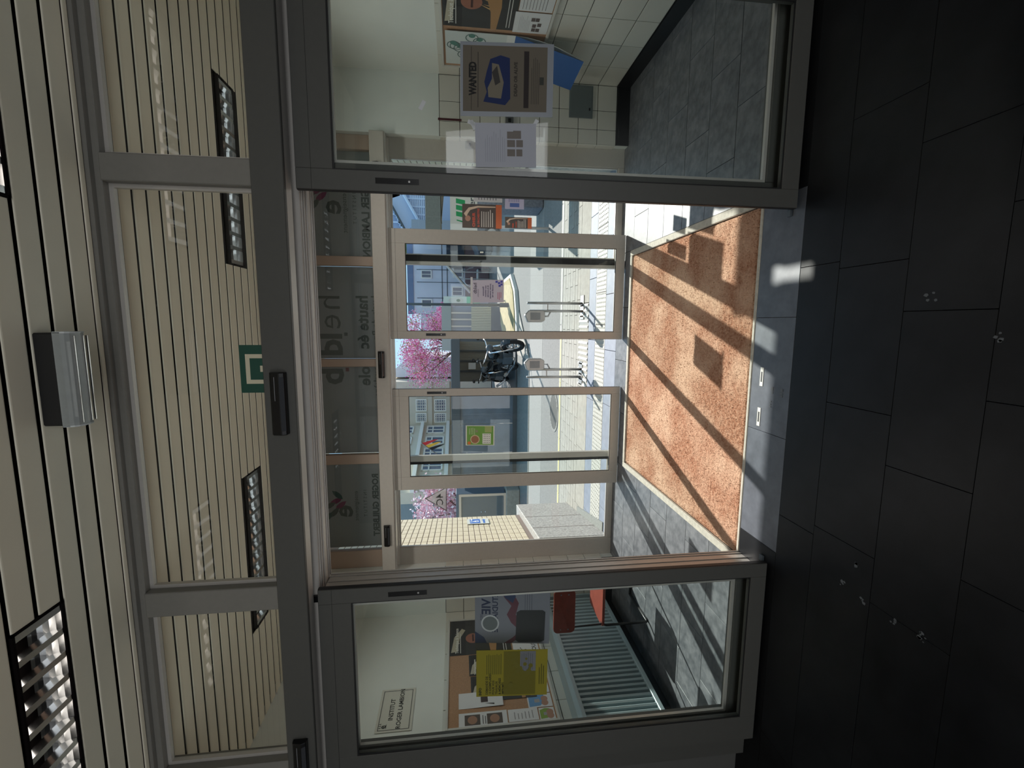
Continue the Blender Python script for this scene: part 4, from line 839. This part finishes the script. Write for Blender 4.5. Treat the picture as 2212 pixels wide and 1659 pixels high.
# motorcycle
def moto():
    t = thing('motorcycle', (0, 0, 0), 'black naked motorcycle parked in front of the shelter, handlebars towards the doors', 'motorcycle')
    T = mat('tyre_rubber', (20, 20, 21), .8); BKP = mat('gloss_black_paint', (16, 16, 18), .2)
    for x, nm in ((0.70, 'front_wheel'), (-0.68, 'rear_wheel')):
        w1 = MB().torus((x, 0, .31), (0, 1, 0), .25, .06, 28, 8).build(nm, T, t, smooth=True)
        q = MB().torus((x, 0, .31), (0, 1, 0), .18, .014, 24, 6).tube([(x, -.06, .31), (x, .06, .31)], .04, 10)
        for k in range(6): a = k*math.pi/3; q.tube([(x, 0, .31), (x+.18*math.cos(a), 0, .31+.18*math.sin(a))], .010, 5)
        q.build('rim', STEEL, w1); 
    for y in (-.09, .09): MB().tube([(.70, y, .31), (.52, y, .72), (.44, y, .92)], [.024, .022, .018], 8).build('fork_leg', CHR, t, smooth=True)
    MB().tube([(.42, -.38, 1.08), (.47, -.24, 1.02), (.45, 0, .96), (.47, .24, 1.02), (.42, .38, 1.08)], .014, 8).build('handlebar', CHR, t, smooth=True)
    for y in (-1, 1):
        MB().tube([(.43, y*.27, 1.05), (.42, y*.40, 1.08)], .02, 8).build('grip', BLK, t)
        q = MB().tube([(.46, y*.25, 1.03), (.44, y*.30, 1.19)], .006, 6); q.ball((.44, y*.34, 1.22), .06, .25, 1, .7); q.build('mirror', BLK, t, smooth=True)
    MB().ball((.58, 0, .92), .10, .7, 1, 1).build('headlight', DKST, t, smooth=True)
    MB().ball((.14, 0, .80), .24, 1.15, .62, .62, 14, 9).build('fuel_tank', BKP, t, smooth=True)
    b = MB(); b.prism([(-.10, -.13, .72), (-.55, -.11, .76), (-.88, -.08, .84), (-.86, -.08, .90), (-.5, -.11, .83), (-.10, -.13, .80)], (0, .25, 0)); b.build('saddle', BLK, t, bev=.02)
    b = MB().box(-.20, .26, -.14, .14, .26, .52).box(-.12, .12, -.11, .11, .50, .68); 
    for k in range(5): b.box(-.14, .14, -.13, .13, .52+.03*k, .53+.03*k)
    b.build('engine', DKST, t, bev=.01)
    MB().tube([(.46, 0, .86), (.1, 0, .62), (-.30, 0, .60), (-.68, .08, .31)], .022, 8).tube([(.46, 0, .80), (.30, 0, .28), (-.25, 0, .26), (-.68, -.08, .31)], .018, 8).build('frame', BKP, t)
    MB().tube([(.22, -.12, .40), (.28, -.16, .22), (-.1, -.18, .20), (-.55, -.20, .30), (-.90, -.20, .38)], [.02, .022, .024, .045, .05], 10).build('exhaust', CHR, t, smooth=True)
    f = MB(); 
    for a0, a1 in zip(range(20, 150, 16), range(36, 166, 16)):
        c0, c1 = math.radians(a0), math.radians(a1); f.add([(.70+.335*math.cos(c0), -.07, .31+.335*math.sin(c0)), (.70+.335*math.cos(c0), .07, .31+.335*math.sin(c0)), (.70+.335*math.cos(c1), .07, .31+.335*math.sin(c1)), (.70+.335*math.cos(c1), -.07, .31+.335*math.sin(c1))], [(0, 1, 2, 3)])
    f.build('mudguard', BKP, t, smooth=True); return t
mo = moto(); mo.location = (-0.90, 12.55, 0.012); mo.rotation_euler = (0, .0, math.radians(-62))
m2 = copy_tree(mo); m2.location = (-1.60, 14.6, .052); m2.rotation_euler = (0, 0, math.radians(-70)); m2['label'] = 'second dark motorcycle inside the shelter, behind the first'

# glass door block at far left of the street
p = thing('display_kiosk', (-6.2, 12.8, 0), 'dark glazed display case on a pale stone step, far left across the street', 'kiosk')
def PX(px, py, Yv): return at(px, py, 'Y', Yv)
a = PX(985, 1068, 12.8); b_ = PX(1100, 1068, 12.8); c = PX(985, 1125, 12.8)
MB().box(c.x-.8, a.x, 12.8, 13.3, .42, a.z).build('case', mat('blue_grey_case', (92, 104, 118), .3), p, bev=.01)
MB().frame(c.x-.8, a.x, .40, a.z-.08, 12.76, 12.80, .07, .07, .07, .07).build('frame', STEEL, p); MB().box(c.x-.7, a.x-.08, 12.785, 12.79, .48, a.z-.16).build('pane', GL, p); MB().box(c.x-.9, a.x+.1, 12.7, 13.4, 0, .40).build('stone_step', CONC, p, bev=.02)
lb = MB(); 
for k in range(2): lb.ball((a.x-.55-.0*k, 12.78, 1.0+.12*k*1.0), .02)
lb.build('knobs', CHR, p, smooth=True)

# ------------------------------------------------------------------ trees
def tree(name, x, y, h, trunk_h, cx_, cz, rx, ry, rz, n, cols, label, size=.035, bare=8):
    t = thing(name, (x, y, 0), label, 'tree'); BK = mat('bark', (104, 84, 72), .9, 0, .2, 20)
    MB().tube([(x, y, 0), (x+.03, y, trunk_h*.6), (x+.05, y+.03, trunk_h)], [.11, .08, .06], 8).build('trunk', BK, t, smooth=True)
    br = MB(); tips = []
    for k in range(bare):
        a = 2*math.pi*k/bare+random.uniform(-.3, .3); e = Vector((cx_+rx*.75*math.cos(a), y+ry*.75*math.sin(a), cz+rz*random.uniform(-.4, .85))); p0 = Vector((x+.05, y+.03, trunk_h*random.uniform(.75, 1)))
        mpt = (p0+e)/2+Vector((random.uniform(-.15, .15), 0, random.uniform(0, .3))); br.tube([p0, mpt, e], [.035, .022, .008], 5)
        for q in range(4):
            s0 = p0.lerp(e, random.uniform(.4, .9)); br.tube([s0, s0+Vector((random.uniform(-.5, .5)*rx, random.uniform(-.5, .5)*ry, random.uniform(.0, .6)*rz))], [.012, .004], 4)
    br.build('branches', BK, t)
    f = MB(); blobs = [(cx_+rx*.8*random.uniform(-1, 1), y+ry*.8*random.uniform(-1, 1), cz+rz*.85*random.uniform(-1, 1)) for _ in range(70)]
    blobs = [q for q in blobs if ((q[0]-cx_)/rx)**2+((q[2]-cz)/rz)**2 < .85]
    for k in range(n):
        q = random.choice(blobs); rr = .22; c = Vector(q)+Vector((random.gauss(0, 1)*rx*.13, random.gauss(0, 1)*ry*.13, random.gauss(0, 1)*rz*.12)); f.cur = random.choices(range(len(cols)), [c_[1] for c_ in cols])[0]
        u = Vector((random.gauss(0, 1), random.gauss(0, 1), random.gauss(0, 1))).normalized(); v = u.cross(Vector((random.gauss(0, 1), random.gauss(0, 1), random.gauss(0, 1)))).normalized(); z = size*random.uniform(.6, 1.2)
        f.add([c-u*z, c+v*z*.8, c+u*z, c-v*z*.8], [(0, 1, 2, 3)])
    f.build('blossom', [flat(c_[0], .8) for c_ in cols], t, kind='stuff'); return t
tree('cherry_tree', -1.2, 20.8, 4, 1.9, -1.13, 3.07, 1.75, 1.0, 1.2, 11000, [((232, 150, 196), 5), ((206, 104, 160), 3), ((246, 206, 224), 3), ((150, 160, 84), 2)], 'cherry tree in full pink blossom behind the bicycle shelter')
q = tree('magnolia_tree', -6.9, 15.6, 4, 1.4, -6.45, 2.45, 1.15, .7, 1.0, 2600, [((246, 226, 232), 5), ((226, 178, 196), 3), ((190, 150, 160), 1)], 'magnolia with pale pink flowers left of the street, behind the display case', .06)
tree('cherry_tree', .0, 22.9, 3, 1.4, .06, 2.2, .97, .6, .74, 3800, [((232, 150, 196), 5), ((206, 104, 160), 3), ((246, 206, 224), 3)], 'smaller pink cherry tree in front of the modern grey building')

# ------------------------------------------------------------------ far buildings
def building(name, label, body_mt, box):
    t = thing(name, (box[0], box[2], 0), label, 'building'); MB().box(*box).build('wall', body_mt, t); return t
CRM = mat('cream_render', (206, 196, 178), .8, 0, .05, 2); WGL = mat('dark_window_glass', (86, 100, 122), .15); WFR = mat('white_window_frame', (236, 232, 222), .6)
Yb = 24.0
B1 = building('cream_building', 'cream stone building with many white glazing bars above the shelter', CRM, (PX(960, 922, Yb).x-.05, -3.0, Yb, Yb+6, 0, 7.2))
def win(t, x0, x1, y, z0, z1, nx_, nz_, th=.03):
    f = MB().frame(x0, x1, z0, z1, y-.06, y, .06, .06, .06, .06)
    for i in range(1, nx_): xx = x0+(x1-x0)*i/nx_; f.box(xx-th/2, xx+th/2, y-.05, y, z0, z1)
    for i in range(1, nz_): zz = z0+(z1-z0)*i/nz_; f.box(x0, x1, y-.05, y, zz-th/2, zz+th/2)
    o = f.build('window', WFR, t); MB().box(x0+.04, x1-.04, y-.02, y-.01, z0+.04, z1-.04).build('pane', WGL, o)
for (py0, py1) in ((862, 888), (892, 912), (838, 857)):
    for (pxa, pxb) in ((938, 964), (898, 922)):
        a = PX(pxa, py0, Yb); c = PX(pxb, py1, Yb); win(B1, c.x, a.x, Yb, c.z, a.z, 4, 5)
for px in (930, 968): 
    z = PX(px, 900, Yb).z; MB().box(PX(960, 922, Yb).x-.05, -2.95, Yb-.1, Yb, z-.1, z+.1).build('string_course', CRM, B1)
# receding wing with white pilasters, nearer at left
B2 = thing('white_wing_building', (-7.8, 20, 0), 'sunlit wing with rows of white framed windows and slanting eaves at the left', 'building')
A2 = PX(960, 918, 23.8); C2 = PX(960, 1062, 17.5); A2.z = C2.z = 0; dd = (C2-A2); L2 = dd.length; dd.normalize(); nn = Vector((-dd.y, dd.x, 0))
if nn.y > 0: nn = -nn
b = MB(); b.prism([A2, C2, C2-nn*.5, A2-nn*.5], (0, 0, 7.0)); b.build('wall', CRM, B2)
def wq(t, s0, s1, z0, z1, nm='window', nd=2):
    f = MB()
    def bx(a, b__, za, zb, o0, o1): f.prism([A2+dd*a+nn*o0, A2+dd*b__+nn*o0, A2+dd*b__+nn*o1, A2+dd*a+nn*o1], (0, 0, 0)) if False else f.add([A2+dd*a+nn*o0+Z_*za, A2+dd*b__+nn*o0+Z_*za, A2+dd*b__+nn*o1+Z_*za, A2+dd*a+nn*o1+Z_*za, A2+dd*a+nn*o0+Z_*zb, A2+dd*b__+nn*o0+Z_*zb, A2+dd*b__+nn*o1+Z_*zb, A2+dd*a+nn*o1+Z_*zb], [(3, 2, 1, 0), (4, 5, 6, 7), (0, 1, 5, 4), (1, 2, 6, 5), (2, 3, 7, 6), (3, 0, 4, 7)])
    bx(s0, s0+.07, z0, z1, 0, .06); bx(s1-.07, s1, z0, z1, 0, .06); bx(s0, s1, z0, z0+.07, 0, .06); bx(s0, s1, z1-.07, z1, 0, .06)
    for k in range(1, nd): m_ = s0+(s1-s0)*k/nd; bx(m_-.03, m_+.03, z0, z1, 0, .05)
    bx(s0, s1, (z0*.35+z1*.65)-.03, (z0*.35+z1*.65)+.03, 0, .05)
    o = f.build(nm, WFR, t); f.__init__(); bx(s0+.05, s1-.05, z0+.05, z1-.05, .005, .015); f.build('pane', WGL, o)
k = 0; sp = 1.25
while (k+1)*sp < L2+.3:
    for (za, zb) in ((2.45, 3.35), (4.0, 5.0), (.6, 1.8)): wq(B2, k*sp+.2, k*sp+1.05, za, zb)
    k += 1
for za in (2.2, 3.5, 5.2):
    f = MB(); f.add([A2+nn*0+Z_*za, C2+Z_*za, C2+nn*.25+Z_*za, A2+nn*.25+Z_*za, A2+Z_*(za+.16), C2+Z_*(za+.16), C2+nn*.25+Z_*(za+.16), A2+nn*.25+Z_*(za+.16)], [(3, 2, 1, 0), (4, 5, 6, 7), (0, 1, 5, 4), (1, 2, 6, 5), (2, 3, 7, 6), (3, 0, 4, 7)]); f.build('cornice', WFR, B2)
fp = PX(950, 985, 17.8); fg = thing('flag', (fp.x, fp.y, fp.z), 'red, yellow and black flag on a slanting pole at the white wing', 'flag')
e = PX(910, 957, 16.8); MB().tube([fp, e], .02, 6).build('pole', STEEL, fg)
for k, c in enumerate(((30, 28, 30), (236, 190, 60), (206, 50, 52))):
    a = fp.lerp(e, .45+.18*k); b_ = fp.lerp(e, .45+.18*(k+1)); MB().add([a, b_, b_+Vector((.10, .1, -.45)), a+Vector((.22, .05, -.50))], [(0, 1, 2, 3)]).build('stripe', flat(c), fg)
tag(MB().box(-11.5, -7.0, 22.5, 23, 0, 6).build('grey_building', mat('grey_cladding', (150, 152, 154), .7, 0, .08, 3, stretch=(1, 1, 30))), 'plain grey building behind the magnolia', 'building')
GA = PX(848, 802, 25.2); GB = PX(882, 772, 25.2)
tag(MB().prism([(-2.9, 25.2, 0), (GB.x, 25.2, 0), GB, GA, (-2.9, 25.2, GA.z+.1)], (0, 5, 0)).build('gabled_house', mat('white_render', (222, 224, 228), .8)), 'pale gabled house rising behind the cherry tree', 'building')

# modern building
MOD = mat('blue_grey_cladding', (214, 217, 224), .6, 0, .04, 1); 
z1 = PX(880, 600, 26).z; xr = PX(900, 505, 26).x; xl = PX(900, 666+8, 26).x
B3 = building('modern_building', 'flat-roofed modern building with blue-grey cladding and square windows', MOD, (PX(900, 678, 26).x, 7.0, 26, 34, 0, z1-.05))
MB().box(PX(900, 678, 26).x-.02, 7.0, 25.95, 26, PX(893, 600, 26).z, z1).build('parapet', mat('dark_blue_parapet', (112, 128, 156), .6), B3)
tag(MB().box(PX(900, 735, 26.5).x, PX(900, 678, 26.5).x-.03, 26.5, 33, 0, PX(909, 690, 26.5).z).build('annex', MOD), 'lower annex left of the modern building', 'building')
for (x0, x1, y0, y1) in ((909, 933, 583, 602), (910, 934, 646, 664), (976, 1000, 619, 640), (978, 1000, 568, 600)):
    a = PX(x0, y0, 26); c = PX(x1, y1, 26); win(B3, c.x, a.x, 26, c.z, a.z, 2, 1)
for yy in (583, 610, 644): 
    x = PX(950, yy, 26).x; MB().box(x-.015, x+.015, 25.985, 26, 0, z1-.5).build('cladding_joint', DKST, B3)
for pxx in (955, 966): z = PX(pxx, 600, 26).z; MB().box(B3.location.x, 7.0, 25.985, 26, z-.02, z+.02).build('cladding_joint', DKST, B3)
rl = thing('stair_handrail', (2.5, 24, 0), 'long sloping handrail in front of the modern building', 'handrail')
a = PX(964, 572, 22); c = PX(1016, 632, 22); MB().tube([a, c], .07, 8).build('rail', STEEL, rl)
for k in range(5): q = a.lerp(c, k/4); MB().tube([q, (q.x, q.y, 0)], .025, 6).build('baluster', STEEL, rl)
rb_ = mat('red_brown_base', (128, 104, 104), .8)
MB().box(PX(1000, 640, 25.8).x, 4.2, 25.8, 25.94, 0, 1.3).build('brown_base', rb_, B3); MB().box(3.0, 4.8, 25.7, 25.94, 1.35, 2.3).build('shop_window', mat('dark_shop_glass', (58, 66, 76), .2), B3)
MB().box(3.2, 3.4, 25.6, 25.7, 1.3, 2.2).build('pillar', WHT, B3)

# kiosk with beige ribs, banner, lamp posts
kk = thing('ribbed_kiosk', (0, 18.5, 0), 'low kiosk with beige ribbed panels on a dark base, right of the shelter', 'kiosk')
a = PX(1018, 662, 18.4); c = PX(1064, 722, 18.4); xk0, xk1 = c.x-.6, a.x
MB().box(xk0, xk1, 18.4, 19.5, 0, .42).build('base', mat('dark_base', (84, 90, 98), .6, 0, .2, 5), kk); b = MB(); x = xk0
while x < xk1: b.box(x, x+.045, 18.38, 18.42, .42, a.z); x += .065
b.build('ribs', mat('beige_rib', (186, 178, 156), .6), kk, kind='stuff'); MB().box(xk0, xk1, 18.42, 18.44, .42, a.z).build('rib_backing', mat('rib_backing', (130, 126, 114), .7), kk)
zt = PX(968, 700, 18.4).z; MB().box(xk0, xk1, 18.5, 19.5, a.z, zt-.12).build('window_band', mat('grey_window_band', (118, 128, 146), .3), kk); MB().box(xk0-.05, xk1+.05, 18.3, 19.6, zt-.12, zt+.25).build('roof', mat('grey_roof', (168, 168, 166), .7), kk)
for yy in (676, 690, 705): x = PX(1000, yy, 18.4).x; MB().box(x-.03, x+.03, 18.4, 18.5, a.z, zt-.12).build('mullion', STEEL, kk)
lp = thing('lamp_post', PX(1112, 659, 15).xy.to_3d(), 'thin dark lamp post beside the planter', 'lamp post'); x = PX(1000, 658, 15).x; MB().tube([(x, 15, 0.11), (x, 15, 6)], [.05, .03], 10).build('pole', DKST, lp, smooth=True); MB().tube([(x, 15, 0.11), (x, 15, .4)], .075, 10).build('foot', DKST, lp)
bn = thing('totem_sign', (PX(1000, 645, 16).x, 16, 0), 'pale totem sign with an oval emblem and green foot near the lamp post', 'sign')
a = PX(958, 640, 16); c = PX(1024, 657, 16); MB().box(c.x, a.x, 16, 16.06, c.z-.2, a.z).build('panel', mat('pale_sign', (206, 216, 210), .6), bn)
MB().box(c.x, a.x, 15.99, 16.0, c.z-.2, c.z+.25).build('green_band', mat('mint_green', (120, 196, 162), .6), bn); q = PX(985, 649, 16)
MB().prism([(q.x+.11*math.cos(k*.4488), 15.985, q.z+.26*math.sin(k*.4488)) for k in range(14)], (0, .01, 0)).build('emblem', WHT, bn); MB().prism([(q.x+.05*math.cos(k*.785), 15.98, q.z-.08+.07*math.sin(k*.785)) for k in range(8)], (0, .004, 0)).build('emblem_mark', flat((110, 130, 110)), bn)
MB().tube([((a.x+c.x)/2, 16.03, .11), ((a.x+c.x)/2, 16.03, c.z)], .03, 8).build('leg', STEEL, bn)
# planter island
pl = thing('planter_island', (1.2, 15, 0), 'sandy planting island with a white kerb in the square', 'planter')
pts = [at(*q, 'Z', 0) for q in ((1108, 592), (1085, 612), (1083, 640), (1086, 700), (1092, 728), (1122, 728), (1121, 680), (1117, 625))]
MB().prism([(p_.x, p_.y, -.02) for p_ in pts], (0, 0, .10)).build('kerb', WHT, pl); ce_ = sum(pts, Vector())/len(pts)
MB().prism([(ce_.x+(p_.x-ce_.x)*.88, ce_.y+(p_.y-ce_.y)*.88, .07) for p_ in pts], (0, 0, .04)).build('soil', mat('sandy_soil', (166, 150, 112), .9, 0, .2, 6, .3), pl)
# white chair on square
cc = at(1060, 600, 'Z', 0); wc = thing('shell_chair', (cc.x, cc.y, 0), 'white shell lounge chair on the square by the modern building', 'chair'); S_ = 1.6
b = MB(); X0, Y0 = cc.x, cc.y
for k in range(8):
    a0, a1 = math.pi*k/8, math.pi*(k+1)/8; b.add([(X0-.5*math.cos(a0), Y0-.3, .9+.55*math.sin(a0)), (X0-.5*math.cos(a0), Y0+.3, .9+.55*math.sin(a0)), (X0-.5*math.cos(a1), Y0+.3, .9+.55*math.sin(a1)), (X0-.5*math.cos(a1), Y0-.3, .9+.55*math.sin(a1))], [(0, 1, 2, 3)])
b.build('shell', WHT, wc, smooth=True); MB().box(X0-.4, X0+.4, Y0-.3, Y0+.3, .62, .74).build('seat', WHT, wc, bev=.05)
for sx in (-.42, .42): MB().tube([(X0+sx, Y0, .0), (X0+sx, Y0, .65), (X0+sx*.5, Y0, .8)], .04, 8).build('leg', DKST, wc)
# dark car
cx0 = PX(1052, 545, 19.4); cx0.z = 0; ca = thing('car', (cx0.x, cx0.y+1, 0), 'dark car parked at the right side of the square', 'car'); X0, Y0 = cx0.x+2.1, cx0.y
pr = [(-2.1, .28), (2.1, .28), (2.15, .75), (1.9, .92), (1.1, 1.0), (.55, 1.42), (-1.0, 1.45), (-1.8, 1.02), (-2.12, .9)]
MB().prism([(X0+a, Y0, z) for a, z in pr], (0, 1.7, 0)).build('body', mat('dark_grey_paint', (70, 78, 90), .25, .2), ca, bev=.06)
MB().prism([(X0+a, Y0-.01, z) for a, z in ((-1.4, 1.02), (.9, 1.02), (.48, 1.36), (-.9, 1.38))], (0, .02, 0)).build('side_window', mat('dark_shop_glass', (58, 66, 76)), ca)
for a in (-1.35, 1.35): w1 = MB().torus((X0+a, Y0+.02, .32), (0, 1, 0), .24, .09, 20, 8).build('wheel', mat('tyre_rubber', (20, 20, 21)), ca, smooth=True); MB().tube([(X0+a, Y0-.05, .32), (X0+a, Y0+.1, .32)], .2, 14).build('rim', STEEL, w1)
MB().box(X0-2.13, X0-2.0, Y0+.02, Y0+.3, .66, .8).build('headlight', CHR, ca)

# right side group: notice board with green bars, parapet, glazed stair hall
nb = thing('green_logo_board', (2.2, 9, 0), 'white board with green slanted bars right of the street', 'sign')
a = PX(972, 428, 9); c = PX(1031, 500, 9); s = Sheet('board_face', (c.x, 9, c.z), X_, Z_, .95, a.z-c.z, WHT, .03, parent=nb); w0, h0 = s.w, s.h
for k in range(4):
    x = .12+.115*k; s.poly([(x, h0-.28), (x+.085, h0-.28+.0), (x+.085+.03, h0-.11), (x+.03, h0-.11-.0)], (40, 150, 92)) if k else s.poly([(x+.02, h0-.27), (x+.05, h0-.27), (x+.08, h0-.12), (x+.06, h0-.12)], (40, 150, 92))
s.text('er', .46, h0-.46, .16, (60, 64, 74), .002); s.b.build('printed_design', s.m, s.o)
MB().tube([(c.x+.1, 9.04, 0), (c.x+.1, 9.04, c.z)], .03, 8).tube([(c.x+.85, 9.04, 0), (c.x+.85, 9.04, c.z)], .03, 8).build('legs', STEEL, nb)
cu = thing('concrete_planter', (2.6, 10, 0), 'dark textured block under the green-bar board', 'planter')
a = PX(1028, 432, 9.6); c = PX(1068, 446, 9.6); MB().box(c.x, c.x+1.6, 9.6, 10.3, max(0.0, 0), a.z).build('block', mat('dark_granite', (104, 110, 122), .7, 0, .3, 20), cu, bev=.02); MB().box(c.x-.02, c.x+1.62, 9.58, 10.32, a.z, a.z+.05).build('coping', CONC, cu)
a = PX(918, 425, 12); c = PX(952, 502, 12)
bm_ = thing('footbridge', (c.x, 12, 0), 'dark grey footbridge beam crossing at the right', 'bridge'); MB().box(c.x-.1, a.x+4, 12, 13, c.z, a.z).build('beam', mat('weathered_grey_beam', (108, 110, 104), .8, 0, .1, 20), bm_)
a2 = PX(952, 425, 12.4); c2 = PX(960, 478, 12.4); MB().prism([(a2.x+3, 12.2, c2.z-.25), (a2.x+3, 12.2, c.z-.02), (c2.x, 12.2, c.z-.02), (c2.x, 12.2, c2.z+.08)], (0, .5, 0)).build('slab', CONC, bm_)
MB().box(c.x+2.6, c.x+2.9, 12.2, 12.8, 0, c.z).build('pier', mat('weathered_grey_beam', (108, 110, 104)), bm_)
gh = thing('glazed_stair_hall', (5, 22, 0), 'glass and steel stair hall in bluish light at the far right', 'building')
xa = PX(880, 498, 22).x; MB().box(xa, xa+5, 22.3, 25.3, 0, 6.5).build('hall_wall', mat('pale_blue_cladding', (170, 186, 214), .5), gh)
SB = mat('blue_white_steel', (206, 220, 242), .4); A_ = PX(840, 430, 21.8); B_ = PX(903, 484, 21.8)
MB().prism([A_, PX(872, 420, 21.8), PX(906, 482, 21.8), PX(878, 497, 21.8)], (0, .3, 0)).build('stair_flight', mat('stair_side', (178, 192, 216), .5), gh)
b = MB()
for k in range(9): a = PX(846+2.6*k, 445+6*k, 21.9); b.box(a.x-.0, a.x+1.4, 22.1, 22.2, a.z-.05, a.z+.05)
for k in range(9): x = xa+.35*k; b.box(x, x+.06, 22.1, 22.2, 2.8, 5.2)
for k in range(9):
    z = PX(886+4*k, 440, 22).z; b.box(xa, xa+4, 22.12, 22.18, z-.03, z+.03)
b.build('glazing_bars', SB, gh); MB().tube([PX(842, 436, 21.6), PX(876, 498, 21.6)], .05, 6).build('handrail', DKST, gh); MB().tube([PX(872, 420, 21.6), PX(906, 480, 21.6)], .07, 6).build('handrail', SB, gh)
a = PX(888, 474, 21.2); c = PX(920, 500, 21.2); tag(MB().box(c.x-.4, a.x, 21.15, 21.29, 0, a.z).build('grey_cabinet', mat('grey_clad', (150, 158, 170), .6), bev=.02), 'grey block beside the glazed stair hall', 'building')
# hedge far right of planters
hz = MB()
for k in range(5000):
    c = Vector((random.uniform(5.5, 12), random.uniform(35.5, 38), random.uniform(4.2, 7.5))); z = .22; u = Vector((random.gauss(0, 1), random.gauss(0, 1), random.gauss(0, 1))).normalized(); v = u.cross(Vector((random.random(), random.random(), 1))).normalized(); hz.add([c-u*z, c+v*z, c+u*z, c-v*z], [(0, 1, 2, 3)])
tr_ = thing('dark_tree', (8, 36.8, 0), 'dense green trees behind the modern building', 'tree'); hz.build('foliage', mat('leaf_green', (98, 120, 70), .8), tr_, kind='stuff'); MB().tube([(8, 36.8, 0), (8, 36.8, 5)], .2, 8).build('trunk', mat('bark', (104, 84, 72)), tr_)
